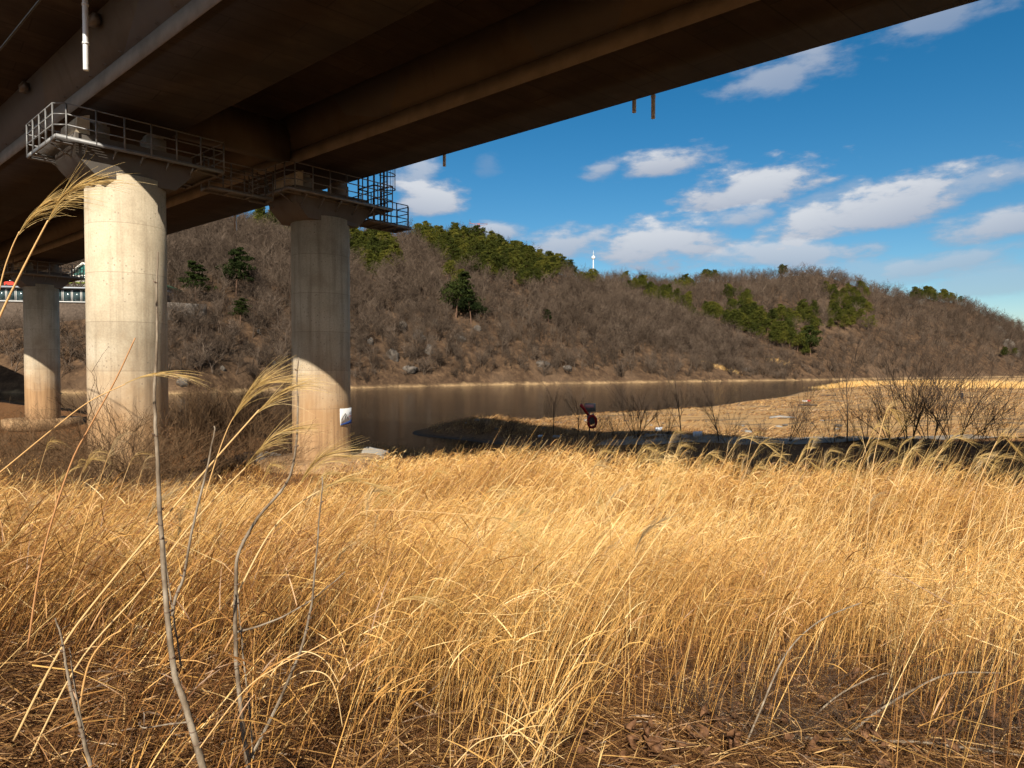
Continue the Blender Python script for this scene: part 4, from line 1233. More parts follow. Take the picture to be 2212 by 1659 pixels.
names = list(J); E_ = [('hip', 'chest'), ('chest', 'neck'), ('neck', 'head0'), ('head0', 'head'), ('hip', 'hl'), ('hl', 'kl'), ('kl', 'al'), ('al', 'fl'), ('hip', 'hr'), ('hr', 'kr'), ('kr', 'ar'), ('ar', 'fr'), ('chest', 'sl'), ('sl', 'el'), ('el', 'wl'), ('chest', 'sr'), ('sr', 'er'), ('er', 'wr')]
me = bpy.data.meshes.new('body'); me.from_pydata([J[k] for k in names], [(names.index(a), names.index(b)) for a, b in E_], [])
ob = bpy.data.objects.new('body_rig', me); C.objects.link(ob)
md = ob.modifiers.new('skin', 'SKIN'); md2 = ob.modifiers.new('sub', 'SUBSURF'); md2.levels = 1
for k, vtx in zip(names, me.skin_vertices[0].data): vtx.radius = (RADS[k], RADS[k]); vtx.use_root = k == 'hip'
dg = bpy.context.evaluated_depsgraph_get(); bm_ = bpy.data.meshes.new_from_object(ob.evaluated_get(dg)); bpy.data.objects.remove(ob)
bm_.materials.clear()
for k in ('cloth', 'skin', 'shoe'): bm_.materials.append(M[k])
for p_ in bm_.polygons: p_.material_index = 1 if p_.center.z > 1.5 or (p_.center.z < .9 and abs(p_.center.x) > .2) else (2 if p_.center.z < .1 else 0); p_.use_smooth = True
pr = root('person', q, 'person in dark clothes walking on the sand behind the leafless thicket', 'person')
o = bpy.data.objects.new('body', bm_); C.objects.link(o); o.parent = pr
hg = Geo().lathe((0, .01, 0), [(.112 * math.cos(k), 1.69 + .125 * math.sin(k)) for k in np.linspace(.05, 1.55, 8)], 16)
o = bpy.data.objects.new('hair', hg.mesh('hair', M['hair'], True)); C.objects.link(o); o.parent = pr

# ------------------------------------------------------------------ grasses
def ribbons(root_p, dirs, L, W, segs, bend, side=None, tint=None, rng=None, taper=True, g=None):
    """many ribbons at once: root points, start directions, length, width, bend vector added per unit length squared"""
    n = len(root_p); s = np.linspace(0, 1, segs + 1)
    P = root_p[:, None] + dirs[:, None] * (L[:, None] * s)[..., None] + bend[:, None] * ((L[:, None] * s) ** 2)[..., None]
    tn = dirs[:, None] + bend[:, None] * 2 * (L[:, None] * s)[..., None]
    if side is None: side = rng.normal(0, 1, (n, 3)) * np.array([1, 1, .25])
    sd_ = np.cross(tn, side[:, None]); sd_ /= np.linalg.norm(sd_, axis=2)[..., None] + 1e-9
    w_ = (W[:, None] * ((1 - .8 * s) if taper is True else np.interp(s, [0, .3, 1], [.6, 1, .12]))) / 2
    A, B = P - sd_ * w_[..., None], P + sd_ * w_[..., None]
    V = np.stack([A, B], 2).reshape(-1, 3); m = 2 * (segs + 1)
    b = (np.arange(n) * m)[:, None] + 2 * np.arange(segs)[None]
    Q = np.stack([b, b + 1, b + 3, b + 2], -1).reshape(-1, 4)
    g.add(V, Q, at=np.repeat(tint, m))
    return P


def density(x, y):
    p = x * NP_[0] + y * NP_[1]; t = x * DT_[0] + y * DT_[1]
    d = np.where(p < 26.3, 1., np.where((p < 29) & (t < 20), .25, .03))
    d = d * np.where((t > 20) & (p > 3), np.interp(t - .3 * p, [14, 22], [1, .25]), 1)
    d = d * np.interp(y + np.where(x < -.25 * y, .9, 0), [2.2, 3.4, 4.7, 6.0], [.05, .11, .36, 1.])
    d = d * (.72 + .5 * vnoise(x * .45, y * .45, 5)) * np.clip(.12 + 2.5 * (vnoise(x * 1.25, y * 1.0, 15) - .27), .06, 1)
    d = d * np.where((x > .2) & (y < 5), np.interp(y, [3.6, 6.0], [.25, 1]), 1)
    for (pp, tt, _, _) in PIERS: d = np.where((p - pp) ** 2 + (t - tt) ** 2 < 3.0 ** 2, 0, d)
    return d


gr = np.random.default_rng(21)
def field(n, d0, d1, pw, marg=1.6):
    u = gr.random(n); e = 2 - pw
    d = (d0 ** e + u * (d1 ** e - d0 ** e)) ** (1 / e)
    x = gr.uniform(-1, 1, n) * (.77 * d + marg); k = gr.random(n) < density(x, d)
    return x[k], d[k]


def tall(x, y):
    """height of the stand"""
    p = x * NP_[0] + y * NP_[1]; t = x * DT_[0] + y * DT_[1]
    h = .70 + 1.0 * vnoise(x * .24 + 7, y * .20, 12) + .48 * vnoise(x * .8, y * .8, 14)
    h = h * np.interp(y, [2, 3.5, 5.5], [.5, .75, 1.]) * np.interp(x / y, [-.6, -.2], [.72, 1])
    h = h * np.interp(p, [14, 20, 25], [1., 1.05, 1.1]) * np.interp(t, [20, 28, 40], [1, .45, .4])
    h = h * np.where((x > .3) & (y < 4.6), np.interp(y, [2, 4.6], [.45, .9]), 1)
    return h


WIND = np.array([.30, .05, 0])
g = Geo()
xs, ys = field(92000, 2.1, 37, 1.12)
hs_ = tall(xs, ys) * gr.uniform(.55, 1.15, len(xs)); zs = ground(xs, ys) - .03
wide = np.maximum(1, ys / 9.)
leanL = np.interp(xs / ys, [-.75, -.2, .3], [.38, .18, .06])
dirs = np.stack([gr.normal(0, .13, len(xs)) + leanL, gr.normal(0, .13, len(xs)), np.ones(len(xs))], -1)
bend = WIND * gr.uniform(.0, 1.0, (len(xs), 1)) ** 2 * .8 + gr.normal(0, .08, (len(xs), 3)) * np.array([1, 1, 0]) - np.array([0, 0, .05])
patch = vnoise(xs * .6, ys * .6, 44)
patch = np.clip(.5 + 1.5 * (.6 * vnoise(xs * .35, ys * .28, 45) + .4 * patch - .5), 0, 1)
tint = np.clip(.14 + .68 * patch + .10 * np.exp(-((ys - 11) / 5) ** 2) - .16 * np.clip(-xs / ys * 2.5 - .35, 0, 1) + gr.normal(0, .19, len(xs)), 0, 1)
base = np.stack([xs, ys, zs], -1)
stems = ribbons(base, dirs, hs_, gr.uniform(.0035, .0062, len(xs)) * wide, 4, bend, rng=gr, tint=tint, g=g)
# leaves on the stems
for rep in range(3):
    k = gr.random(len(xs)) < np.interp(ys, [2, 6, 12], [.45, .60, .85])
    f = gr.uniform(.2, 1., len(xs)) ** .7; q = f * 4; i = np.minimum(q.astype(int), 3); fr = (q - i)[:, None]
    r0 = stems[np.arange(len(xs)), i] * (1 - fr) + stems[np.arange(len(xs)), i + 1] * fr
    az = gr.normal(0, 1.15, len(xs)) + np.where(gr.random(len(xs)) < .25, math.pi, 0)
    up = gr.uniform(.4, 1.9, len(xs))
    dv = np.stack([np.cos(az), np.sin(az) * .8, up], -1)
    L_ = gr.uniform(.12, .40, len(xs)) * np.minimum(1, hs_)
    bd = np.stack([gr.normal(.25, .35, len(xs)), gr.normal(0, .35, len(xs)), -up * gr.uniform(.9, 3.0, len(xs))], -1)
    ribbons(r0[k], dv[k], L_[k], (gr.uniform(.004, .0095, len(xs)) * wide * .9)[k], 4, bd[k], rng=gr, tint=np.clip(tint + gr.normal(.03, .16, len(xs)), 0, 1)[k], taper=False, g=g)
xs, ys = field(16000, 2.6, 30, 1.12); zs = ground(xs, ys); n = len(xs); hh_ = tall(xs, ys)
az = gr.uniform(0, 6.28, n); dv = np.stack([np.cos(az), np.sin(az), gr.normal(.1, .4, n)], -1); dv /= np.linalg.norm(dv, axis=1)[:, None]
ribbons(np.stack([xs, ys, zs + hh_ * gr.uniform(.15, .85, n)], -1), dv, gr.uniform(.25, .8, n), gr.uniform(.003, .007, n) * np.maximum(1, ys / 9), 2, np.stack([gr.normal(0, .15, n), gr.normal(0, .15, n), gr.normal(-.15, .25, n)], -1), rng=gr, tint=np.clip(gr.normal(.38, .3, n), 0, 1), g=g)
# straight bleached stalks standing out of the stand, combed to the right by the wind
xs, ys = field(15000, 3.2, 34, 1.12); zs = ground(xs, ys); n = len(xs)
lean = np.interp(xs / ys, [-.6, 0, .6], [.75, .45, .28]) * gr.uniform(.3, 1.5, n)
dv = np.stack([lean, gr.normal(0, .15, n), np.ones(n)], -1); dv /= np.linalg.norm(dv, axis=1)[:, None]
ribbons(np.stack([xs, ys, zs], -1), dv, tall(xs, ys) * gr.uniform(1.0, 1.55, n), gr.uniform(.004, .0075, n) * np.maximum(1, ys / 9), 3, np.stack([gr.uniform(0, .12, n), gr.normal(0, .04, n), -gr.uniform(0, .05, n)], -1), rng=gr, tint=np.clip(gr.normal(.78, .15, n), 0, 1), g=g)
single('dry_reed_grass', g, M['grass'], 'thick stand of sunlit straw coloured dry reed grass', 'grass', kind='stuff', attr=True)

# fine bleached undergrowth in the stand
g = Geo(); xs, ys = field(26000, 2.0, 30, 1.3); zs = ground(xs, ys) - .02; n = len(xs)
az = gr.uniform(0, 6.28, n); up = gr.uniform(.15, 1.1, n)
dv = np.stack([np.cos(az), np.sin(az), up], -1); L_ = gr.uniform(.15, .5, n) * np.interp(ys, [2, 8], [.8, 1.3])
bd = np.stack([gr.normal(0, .5, n), gr.normal(0, .5, n), -up * gr.uniform(.6, 2.4, n)], -1)
ribbons(np.stack([xs, ys, zs], -1), dv, L_, gr.uniform(.004, .010, n) * np.maximum(1, ys / 9), 4, bd, rng=gr, tint=np.clip(gr.normal(.36, .26, n), 0, 1), taper=False, g=g)
# flat litter near the camera
n = 42000; ys = 1.6 + 6.5 * gr.random(n) ** 1.2; xs = gr.uniform(-1, 1, n) * (.8 * ys + 1); zs = ground(xs, ys) + gr.uniform(-.01, .10, n)
az = gr.uniform(0, 6.28, n); dv = np.stack([np.cos(az), np.sin(az), gr.normal(.2, .35, n)], -1)
bd = np.stack([gr.normal(0, 1.8, n), gr.normal(0, 1.8, n), gr.normal(-1.2, 1.2, n)], -1)
ribbons(np.stack([xs, ys, zs], -1), dv, gr.uniform(.06, .32, n), gr.uniform(.0025, .0095, n), 4, bd, rng=gr, tint=np.clip(gr.normal(.30, .28, n), 0, 1), taper=False, g=g)
single('grass_litter', g, M['litter'], 'tangled brown and straw litter of dead grass on the ground', 'litter', kind='stuff', attr=True)

# thin dry grass in the shaded strip and on the sand flat edge
g = Geo(); n = 46000
xs = gr.uniform(-12, 60, n); ys = gr.uniform(22, 78, n); zs = ground(xs, ys); p = xs * NP_[0] + ys * NP_[1]
k = (p > 25) & (p < 54) & (zs > .3) & (np.abs(xs) < .85 * ys) & (vnoise(xs * .3, ys * .3, 61) > .30); xs, ys, zs = xs[k], ys[k], zs[k]; n = len(xs)
ribbons(np.stack([xs, ys, zs - .02], -1), np.stack([gr.normal(.1, .25, n), gr.normal(0, .25, n), np.ones(n)], -1), gr.uniform(.15, .65, n), gr.uniform(.015, .04, n), 3, np.stack([gr.normal(.2, .3, n), gr.normal(0, .3, n), -gr.uniform(0, .5, n)], -1), rng=gr, tint=np.clip(gr.normal(.58, .2, n), 0, 1), g=g)
n = 60000; ys = np.exp(gr.uniform(math.log(48), math.log(260), n)); xs = gr.uniform(-.12, .82, n) * ys; zs = ground(xs, ys); p = xs * NP_[0] + ys * NP_[1]
k = (p > 38) & (zs > .25) & (vnoise(xs * .12, ys * .35, 66) > .42); xs, ys, zs = xs[k], ys[k], zs[k]; n = len(xs)
ribbons(np.stack([xs, ys, zs - .02], -1), np.stack([gr.normal(.5, .6, n), gr.normal(0, .6, n), gr.uniform(.3, 1, n)], -1), gr.uniform(.15, .55, n) * (ys / 60) ** .5, gr.uniform(.03, .075, n) * (ys / 60), 2, np.stack([gr.normal(.2, .3, n), gr.normal(0, .3, n), -gr.uniform(0, 1.2, n)], -1), rng=gr, tint=np.clip(gr.normal(.42, .26, n), 0, 1), g=g)
single('bank_grass', g, M['litter'], 'short brown and tan grass over the flat beyond the field', 'grass', kind='stuff', attr=True)
g = Geo()
q = np.array([0., 66.5]); n = 9000; xs = gr.normal(0, 7, n); ys = gr.normal(68, 4.5, n); zs = ground(xs, ys); k = (zs > .25) & (vnoise(xs * .7, ys * .7, 5) > .42); xs, ys, zs = xs[k], ys[k], zs[k]; n = len(xs)
g2 = Geo(); ribbons(np.stack([xs, ys, zs - .03], -1), np.stack([gr.normal(.2, .5, n), gr.normal(0, .5, n), np.ones(n)], -1), gr.uniform(.2, .75, n), gr.uniform(.02, .055, n), 3, np.stack([gr.normal(.3, .6, n), gr.normal(0, .6, n), -gr.uniform(0, 1.2, n)], -1), rng=gr, tint=np.clip(gr.normal(.35, .25, n), 0, 1), g=g2)
single('spit_grass', g2, M['litter'], 'rough brown grass on the shaded spit by the inlet', 'grass', kind='stuff', attr=True)
for (x, y, d, rx, ry, h, n) in ((1835, 836, 225, 11, 6, 2.3, 2600), (1930, 834, 240, 9, 5, 1.6, 900), (1990, 832, 250, 16, 6, 1.8, 1500), (2110, 832, 220, 24, 10, 2.0, 3200), (2190, 838, 190, 20, 8, 1.8, 2200), (1680, 818, 372, 6, 3, 2.4, 500), (1560, 818, 345, 9, 3, 1.6, 500)):
    q = px(x, y, d); xs = q[0] + gr.normal(0, rx * .5, n); ys = q[1] + gr.normal(0, ry * .5, n)
    zs = ground(xs, ys)
    if y < 820: zs = np.maximum(hill2(xs / ys, ys), hill1(xs / ys, ys))
    f = np.exp(-(((xs - q[0]) / rx) ** 2 + ((ys - q[1]) / ry) ** 2))
    ribbons(np.stack([xs, ys, zs - .05], -1), np.stack([gr.normal(.1, .25, n), gr.normal(0, .25, n), np.ones(n)], -1), h * (.4 + .6 * f) * gr.uniform(.6, 1.1, n), gr.uniform(.07, .16, n), 3, np.stack([gr.normal(.1, .1, n), gr.normal(0, .1, n), -gr.uniform(0, .15, n)], -1), rng=gr, tint=np.clip(gr.normal(.78, .15, n), 0, 1), g=g)
single('sandbank_grass', g, M['grass'], 'pale tall grass clumps on the far sandbank', 'grass', kind='stuff', attr=True)


# ------------------------------------------------------------------ single reed plumes
def smooth_path(P, n):
    P = np.asarray(P, float); t = np.linspace(0, len(P) - 1, n); out = []
    for k in t:
        i = min(int(k), len(P) - 2); f = k - i
        p0, p1, p2, p3 = P[max(i - 1, 0)], P[i], P[i + 1], P[min(i + 2, len(P) - 1)]
        out.append(.5 * ((2 * p1) + (-p0 + p2) * f + (2 * p0 - 5 * p1 + 4 * p2 - p3) * f * f + (-p0 + 3 * p1 - 3 * p2 + p3) * f ** 3))
    return np.array(out)


def plume_geo(P, rng, n, L, droop, hw, start=.0):
    """hairs along the last stretch P of a stalk, swept down wind"""
    g = Geo(); m = len(P)
    f = rng.random(n) * (m - 1.001); i = f.astype(int); fr = (f - i)[:, None]
    r0 = P[i] * (1 - fr) + P[i + 1] * fr
    tn = P[i + 1] - P[i]; tn /= np.linalg.norm(tn, axis=1)[:, None]
    dv = tn * 1.25 + rng.normal(0, .13, (n, 3)) + np.array([.18, .0, .02])
    ll = L * (.5 + .6 * rng.random(n)) * (1.1 - .45 * f / m)
    bd = np.array([.35, 0, -1.]) * droop / L * rng.uniform(.5, 1.4, (n, 1)) + rng.normal(0, .12 / L, (n, 3))
    ribbons(r0, dv, ll, np.full(n, hw), 6, bd, rng=rng, tint=np.clip(rng.normal(.5, .25, n), 0, 1), g=g)
    return g


def reed(path, d, label, plume=None, rad=.0035, n=110, L=.26, d2=None, tone=.6):
    rng = np.random.default_rng(int(path[0][0] * 7 + path[0][1]) % 9999 + 10000)
    D = np.linspace(d, d2 or d, len(path))
    P = smooth_path([px(x, y, dd) for (x, y), dd in zip(path, D)], 26)
    r = root('plume_reed', P[0], label, 'reed')
    part('stalk', Geo().tube(P, np.linspace(rad, rad * .55, len(P)), 6, True, at=tone), M['stalk'], r, True, attr=True)
    if plume:
        Q = smooth_path([px(x, y, d2 or d) for x, y in plume], 12)
        part('plume', plume_geo(Q, rng, int(n * rng.uniform(.45, .8)), L * rng.uniform(.6, .9), rng.uniform(.35, .7), .0017 * (d / 2.2) ** .5), M['plume'], r, attr=True)
    return r


reed([(-150, 1100), (-60, 830), (0, 683), (60, 560), (104, 476)], 2.2, 'thick pale reed stalk with wide drooping plume before the sunlit pier top', [(100, 485), (122, 440), (150, 412), (186, 398)], .0045, 170, .22)
reed([(-120, 1150), (-50, 860), (0, 620), (22, 545), (42, 500)], 2.4, 'thin reed whose plume arches from the edge of the picture', [(38, 510), (62, 472), (95, 440), (132, 428)], .0032, 120, .20)
reed([(-60, 1065), (0, 1020), (110, 930), (192, 868), (270, 830)], 2.5, 'slanting reed stalk crossing in front of the round footing', [(262, 833), (300, 815), (340, 806), (380, 810)], .003, 45, .2)
reed([(60, 1400), (92, 1200), (150, 1010), (195, 920), (250, 820), (292, 730)], 2.6, 'reddish reed stalk rising before the sunlit pier', None, .004, tone=.15)
reed([(30, 1600), (130, 1405), (225, 1275), (380, 1090), (480, 975), (560, 885)], 2.7, 'longest slanting reed, its plume touching the shaded pier', [(550, 896), (580, 868), (610, 845), (640, 838)], .0052, 120, .26, tone=.75)
reed([(40, 1690), (165, 1440), (300, 1280), (420, 1125), (530, 1010)], 3.0, 'lower slanting reed parallel to the longest one', [(525, 1015), (560, 972), (592, 940), (640, 925)], .0045, 120, .28, tone=.85)
reed([(440, 1080), (468, 990), (490, 930), (505, 900)], 4.2, 'upright reed with tall plume between the two near piers', [(500, 912), (520, 872), (548, 836), (600, 822)], .004, 150, .40)
reed([(500, 1310), (560, 1190), (600, 1130), (650, 1085), (690, 1060)], 3.2, 'pale reed leaning right beside the forked sapling', [(685, 1063), (715, 1045), (750, 1035), (800, 1045)], .0045, 70, .28, tone=.95)
reed([(400, 1659), (520, 1500), (600, 1440), (680, 1400), (850, 1300)], 2.6, 'low reed lying across both sapling stems', [(850, 1300), (880, 1290), (905, 1290), (925, 1300)], .003, 40, .16, tone=.7)
reed([(560, 1240), (590, 1150), (622, 1085), (650, 1040)], 5.5, 'soft reed plume in front of the shaded pier foot', [(645, 1050), (668, 1010), (700, 985), (750, 985)], .005, 150, .55)
reed([(150, 1250), (190, 1110), (210, 1050)], 4.5, 'short straight reed at the foot of the sunlit pier', None, .005, tone=.5)
reed([(1300, 1150), (1345, 1060), (1372, 1010)], 12., 'middle field reed in front of the dark inlet', [(1368, 1016), (1380, 1000), (1400, 992), (1425, 1000)], .008, 70, .6)
reed([(560, 1500), (600, 1440), (650, 1408), (700, 1425), (735, 1480)], 3.3, 'pale dry blade arching over right of the forked sapling', None, .004, tone=.95)
reed([(610, 1480), (655, 1452), (700, 1455), (725, 1490), (740, 1570)], 3.1, 'lower pale dry blade curling beneath the arching one', None, .0035, tone=.9)
reed([(170, 1540), (190, 1440), (225, 1385), (262, 1362)], 2.6, 'broad tan blade curving up beside the thin bent sapling', None, .0045, tone=.45)
reed([(1180, 1640), (1150, 1560), (1122, 1490), (1108, 1470)], 3.6, 'broken tan reed stub leaning left on the litter', None, .006, tone=.5)
reed([(980, 1655), (1040, 1600), (1130, 1590), (1220, 1640)], 3.2, 'thin straw bowed in an arch over the litter', None, .003, tone=.9)
# short bent reed and broken straw lying on top of the field
reed([(690, 1180), (760, 1120), (810, 1102), (960, 1108), (1060, 1118)], 5.0, 'bent reed lying flat across the middle of the field', [(1055, 1117), (1085, 1122), (1110, 1140), (1125, 1165)], .004, 70, .3)

for k, (x, y, dx, dd) in enumerate(((1590, 950, 85, 12.), (1640, 955, 70, 12.4), (1735, 985, 80, 11.5), (1885, 925, 55, 9.5), (1915, 880, 40, 8.5), (1968, 965, 75, 10.), (2045, 950, 90, 9.2), (2105, 985, 60, 9.6), (2160, 935, 70, 8.4), (1520, 985, 60, 14.), (1812, 995, 50, 11.), (2200, 1020, 60, 7.5))):
    pos = ('golden plume arching over the dark strip beside its twin', 'golden plume, right one of two twins over the dark strip', 'grey gold plume before the wispy shrub', 'slender upright plume before the upright sapling', 'tallest upright plume crossing the sunlit sand', 'broad plume under the left stems of the thicket',
           'broad plume under the tallest stems of the thicket', 'short plume under the right stems of the thicket', 'tall plume below the distant walker', 'small plume in front of the pale track', 'small pale plume below the thin saplings', 'short plume at the edge of the picture beyond the thicket')[k]
    reed([(x - dx * 1.1, 1190), (x - dx * .75, y + 130), (x - dx * .35, y + 55), (x - dx * .1, y + 18)], dd, pos, [(x - dx * .22, y + 38), (x, y + 6), (x + dx * .2, y - 4 + 9 * (k % 3)), (x + dx * .45, y + 2 + 16 * (k % 3))], .0055, 95, .36, tone=.75)
VAR = []
for k in range(12):
    rg = np.random.default_rng(300 + k); H = 1.45 + .75 * rg.random(); lean = .05 + .55 * rg.random()
    P = smooth_path([(0, 0, -.05), (lean * .25, 0, H * .45), (lean * .7, .03, H * .75), (lean * 1.15, .05, H)], 14)
    s_ = Geo().tube(P, np.linspace(.006, .0035, 14), 5, True, at=.3 + .6 * rg.random()).mesh('stalk', M['stalk'], True, attr=True)
    e_ = rg.uniform(.5, 1.3); Q = smooth_path([P[-3], P[-1], P[-1] + np.array([.06 * e_ + .06 * lean, 0, .15]), P[-1] + np.array([.16 * e_ + .12 * lean, 0, .15 + .12 * rg.random()])], 10)
    p_ = plume_geo(Q, rg, int(rg.uniform(26, 75)), rg.uniform(.20, .42), rg.uniform(.25, .95), .005).mesh('plume', M['plume'] if k % 3 else M['fluff'], attr=True)
    VAR.append((s_, p_))
PL = []
for k in range(165):
    a = gr.random()
    if a < .42: y = gr.uniform(12.5, 22.5); x = y * gr.uniform(.2, .78)
    elif a < .60: y = gr.uniform(8, 20); x = y * gr.uniform(.1, .78)
    else: y = gr.uniform(5.5, 20); x = y * gr.uniform(-.75, .2)
    if x * NP_[0] + y * NP_[1] > 25.5 or density(np.array([x]), np.array([y]))[0] < .2: continue
    PL.append((x, y))
BLAB = {0: ('dry plumed reed at the back edge of the field', 'plumed reeds along the back edge of the field'), 1: ('dry plumed reed standing within the sunlit field', 'plumed reeds within the field')}
for k, (x, y) in enumerate(PL):
    s = gr.uniform(.7, 1.15) * (1. if y > 12 else .8)
    b = BLAB[0 if y > 12.5 and x > .2 * y else 1]
    r = root('plume_reed', (x, y, gz(x, y)), b[0], 'reed', b[1])
    r.rotation_euler = (0, 0, gr.normal(0, .75)); r.scale = (s, s, s)
    for nm, me in zip(('stalk', 'plume'), VAR[int(gr.integers(0, 12))]):
        o = bpy.data.objects.new(nm, me); C.objects.link(o); o.parent = r

# ------------------------------------------------------------------ saplings, brambles, fallen branches, dead leaves
def sapling(label, d, trunks, base_r, budn):
    trunks = [(a, b * .84, c * .84) for a, b, c in trunks]
    P0 = px(*trunks[0][0][0], d)
    r = root('young_sapling', P0, label, 'sapling')
    rg = np.random.default_rng(int(d * 1000))
    for k, (path, r0, r1) in enumerate(trunks):
        P = smooth_path([px(x, y, d + .03 * k + .05 * j / len(path)) for j, (x, y) in enumerate(path)], 46)
        P += np.stack([fbm(np.arange(46) * .35 + k * 9, np.full(46, 1.), 3), fbm(np.arange(46) * .35, np.full(46, 7. + k), 4), np.zeros(46)], -1) * r0 * 1.3
        rr = np.linspace(r0, r1, 46) * (1 + .10 * np.sin(np.arange(46) * 1.9 + k) ** 8)
        o = part('stem' if k == 0 else 'branch', Geo().tube(P, rr, 10), M['sapbark'], r, True)
        g = Geo()
        for q in sorted(rg.choice(np.arange(2, 44), 10 if k == 0 else 6, replace=False)):
            az = rg.random() * 6.28; c = P[q]; n = np.array([math.cos(az), math.sin(az) * .6, .35]); n /= np.linalg.norm(n)
            g.tube([c + n * rr[q] * .7, c + n * (rr[q] * 1.2 + .003), c + n * (rr[q] * 1.4 + .009) + Z3 * .003], [.0042, .0036, .001], 6)
            g.tube([c - Z3 * .0022, c + Z3 * .0022], rr[q] * 1.05, 10, True)
        part('bud', g, M['bud'], o, top=r)
    return r


sapling('tall grey sapling standing in front of the sunlit pier', 2.6,
        [([(455, 1720), (432, 1630), (398, 1520), (376, 1440), (358, 1310), (351, 1180), (344, 1060), (338, 950), (333, 860), (338, 760), (337, 690), (342, 545)], .0165, .0035),
         ([(372, 1330), (378, 1292), (396, 1245), (418, 1130), (440, 1045), (458, 960), (464, 920)], .0075, .003),
         ([(392, 1440), (375, 1330), (362, 1240), (352, 1150)], .0045, .002),
         ([(405, 1560), (360, 1565), (310, 1572), (300, 1560)], .0045, .002)], .015, 10)
sapling('grey forked sapling reaching up past the shaded pier', 3.0,
        [([(545, 1720), (535, 1640), (520, 1540), (512, 1430), (507, 1330), (510, 1250), (516, 1195), (560, 1115), (618, 1045), (638, 970), (643, 880), (640, 830), (646, 772)], .0135, .003),
         ([(540, 1640), (600, 1520), (650, 1400), (672, 1310), (681, 1230), (690, 1120), (697, 1030)], .009, .003),
         ([(510, 1366), (560, 1352), (615, 1330), (670, 1298), (715, 1262), (745, 1235)], .006, .002),
         ([(548, 1640), (538, 1520), (528, 1440), (518, 1340), (508, 1240)], .006, .003)], .0135, 10)
sapling('thin bent sapling low beside the long reeds', 2.3,
        [([(205, 1720), (192, 1640), (168, 1550), (145, 1450), (136, 1395), (120, 1335)], .009, .003),
         ([(190, 1640), (178, 1570), (160, 1470), (150, 1400)], .005, .002)], .009, 6)

DB = []
for k in range(3):
    rg = np.random.default_rng(700 + k)
    lb = grow(rg, .55, 9, .7, 2, (6, 4, 3), .35, .0045, .0011, .1, .2, -.3)
    DB.append(limbs_geo(lb, 0, 2, (5, 3, 0), rg).mesh('dead_weed', M['shrubtwig']))
rg = np.random.default_rng(41)
for k in range(22):
    q = onground(rg.uniform(1480, 2210), rg.uniform(1430, 1650), 1.5)
    o = bpy.data.objects.new('dead_weed', DB[k % 3]); C.objects.link(o); o.location = q; o.rotation_euler = (0, 0, rg.uniform(0, 6.28)); z_ = rg.uniform(.7, 1.3); o.scale = (z_, z_, z_ * .8)
    tag(o, 'low dark brown dead weed among the fallen branches', 'weed', 'dark dead weeds among the fallen branches')
BR = []
for k in range(5):
    rg = np.random.default_rng(500 + k)
    lb = grow(rg, 2.1, 9, .55, 2, (7, 5, 3), .0, .016, .0042, .12, .16, .1)
    BR.append((limbs_geo(lb, 0, 0, (5, 3, 0), rg).mesh('stem', M['brambletwig']), limbs_geo(lb, 1, 2, (5, 3, 0), rg).mesh('twigs', M['brambletwig'])))
rg = np.random.default_rng(8)
spots = [(230, 1070, 24, 1.25), (300, 1060, 25, 1.1), (265, 1080, 22, 1.5), (420, 1060, 28, 1.0), (470, 1050, 31, 1.15), (530, 1040, 33, 1.2), (590, 1030, 33, .9), (440, 1030, 34, 1.3), (390, 1090, 24, .8),
         (60, 1070, 26, 1.25), (110, 1060, 29, 1.35), (20, 1060, 28, 1.4), (150, 1080, 25, 1.1), (60, 1040, 36, 1.5), (120, 1030, 40, 1.4), (-20, 1040, 34, 1.5), (160, 1030, 36, 1.2), (10, 1120, 20, .9), (90, 1120, 20, .8), (170, 1110, 20, .8),
         (-40, 1090, 24, 1.2), (350, 1040, 33, 1.1), (500, 1010, 38, 1.3), (560, 1005, 39, 1.2), (410, 1000, 40, 1.3), (600, 1070, 27, .6), (400, 1010, 37, 1.7), (450, 1010, 36, 1.6), (500, 1015, 35, 1.5), (545, 1012, 36, 1.6), (590, 1010, 37, 1.5), (430, 990, 42, 1.9), (520, 985, 43, 1.9), (600, 985, 44, 1.7), (385, 1050, 29, 1.3), (340, 1075, 25, 1.1), (215, 1060, 26, 1.3), (170, 1075, 25, 1.4), (120, 1075, 26, 1.5), (40, 1090, 24, 1.4), (0, 1000, 48, 1.6), (80, 1000, 50, 1.6), (150, 1000, 48, 1.4), (-60, 1000, 46, 1.6)]
for k, (x, y, d, s) in enumerate(spots):
    q = px(x, y, d); q[2] = gz(q[0], q[1])
    if k == 2: lab, grp = 'grey branching bush standing right before the sunlit pier foot', None
    elif x > 380: lab, grp = 'tangled brown bramble between the two near piers', 'brambles between the two near piers'
    else: lab, grp = 'tangled brown bramble on the bank before the distant pier', 'brambles before the distant pier'
    r = root('bramble_bush', q, lab, 'bush', grp); r.rotation_euler = (0, 0, rg.uniform(0, 6.28)); s *= .62 if x < 200 and d > 23 else 1.
    r.scale = (s * 1.2, s * 1.2, s)
    for nm, me in zip(('stem', 'twigs'), BR[k % 5]):
        o = bpy.data.objects.new(nm, me); C.objects.link(o); o.parent = r

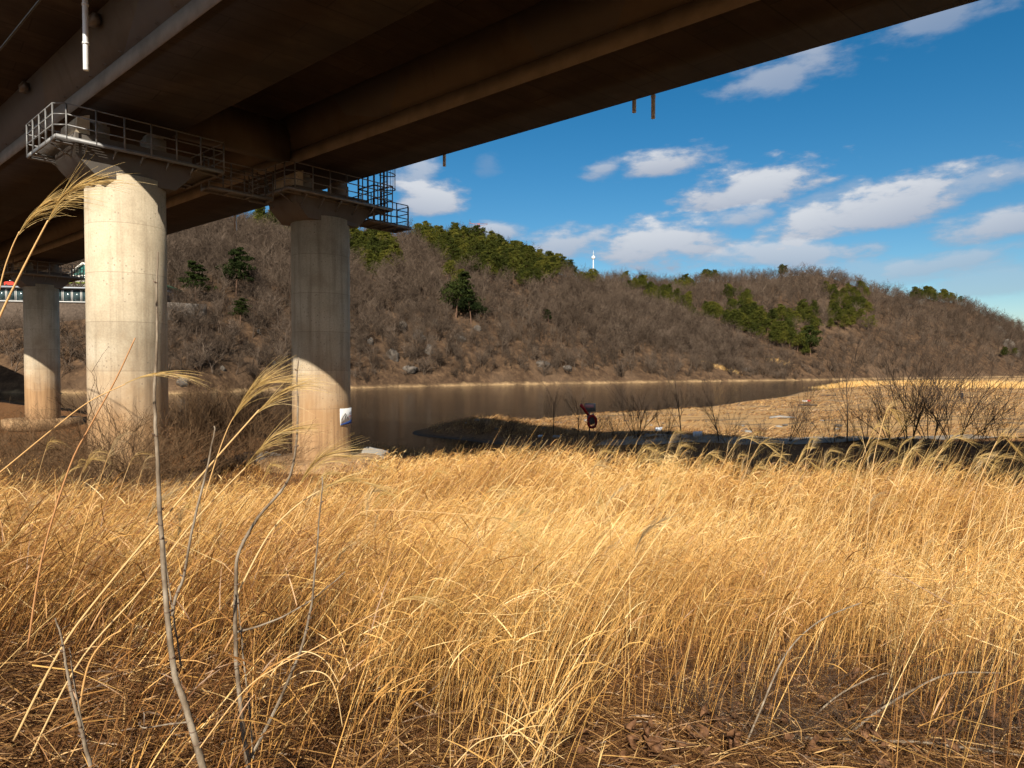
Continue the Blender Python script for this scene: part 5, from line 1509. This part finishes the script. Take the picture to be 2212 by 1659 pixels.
for (path, d0, d1, r0, lab) in (([(1610, 1610), (1640, 1540), (1684, 1437), (1725, 1379), (1783, 1334), (1860, 1302)], 3.0, 3.4, .005, 'long thin grey twig arching up out of the brown litter'),
                                ([(1830, 1590), (1891, 1540), (1973, 1490), (2055, 1455), (2161, 1454)], 2.75, 2.9, .0065, 'grey fallen branch rising across the curled dead leaves'),
                                ([(1700, 1590), (1770, 1596), (1878, 1600), (1992, 1604), (2090, 1616), (2260, 1640)], 2.65, 2.6, .0085, 'thick pale fallen branch lying flat among dead leaves'),
                                ([(1748, 1558), (1800, 1510), (1851, 1479), (1912, 1455), (1925, 1470), (1933, 1530)], 2.8, 2.9, .0045, 'hooked thin grey branch above the dead leaves')):
    d0 = onground(*path[0], 1.5)[1] - .06; d1 = onground(*path[-1], 1.5)[1] - .08 if 'flat' in lab else d0 + .3; r0 *= d0 / 2.9
    P = smooth_path([px(x, y, d0 + (d1 - d0) * k / (len(path) - 1)) for k, (x, y) in enumerate(path)], 30)
    single('fallen_branch', Geo().tube(P, np.linspace(r0, r0 * .5, 30), 7), M['sapbark'], lab, 'branch', P[0], smooth=True)


def leaf_mesh(rg):
    n, m = 9, 7; u = np.linspace(0, 1, n); v = np.linspace(-1, 1, m); U, V = np.meshgrid(u, v, indexing='ij')
    L = .085 + .03 * rg.random(); W = .033 * np.sin(np.pi * U ** .8) * (1 + .12 * np.sin(U * 17)); cu = rg.uniform(2.4, 4.8); cw = rg.uniform(.8, 1.8)
    r = L / cu; x = r * np.sin(cu * U); z = r * (1 - np.cos(cu * U)); y = W * V
    z = z + W * cw * np.abs(V) ** 1.6 + .006 * np.sin(V * 5 + U * 9)
    g = Geo(); g.add(np.stack([x, y, z], -1).reshape(-1, 3), [(i * m + k, i * m + k + 1, (i + 1) * m + k + 1, (i + 1) * m + k) for i in range(n - 1) for k in range(m - 1)])
    return g.mesh('dead_leaf', M['deadleaf'], True)


LV = [leaf_mesh(np.random.default_rng(900 + k)) for k in range(6)]
for k in range(80):
    x = rg.uniform(1560, 2230); y = rg.uniform(1480, 1665)
    if rg.random() < .25: x = rg.uniform(1250, 1600); y = rg.uniform(1580, 1660)
    q = onground(x, y, 1.5); q[2] += rg.uniform(.02, .16)
    o = bpy.data.objects.new('dead_leaf', LV[k % 6]); C.objects.link(o)
    o.location = q; o.rotation_euler = rg.uniform(0, 6.28, 3); s = rg.uniform(.9, 1.7); o.scale = (s, s, s)
    tag(o, 'curled brown dead leaf caught among the fallen branches', 'leaf', 'curled dead leaves among the fallen branches')
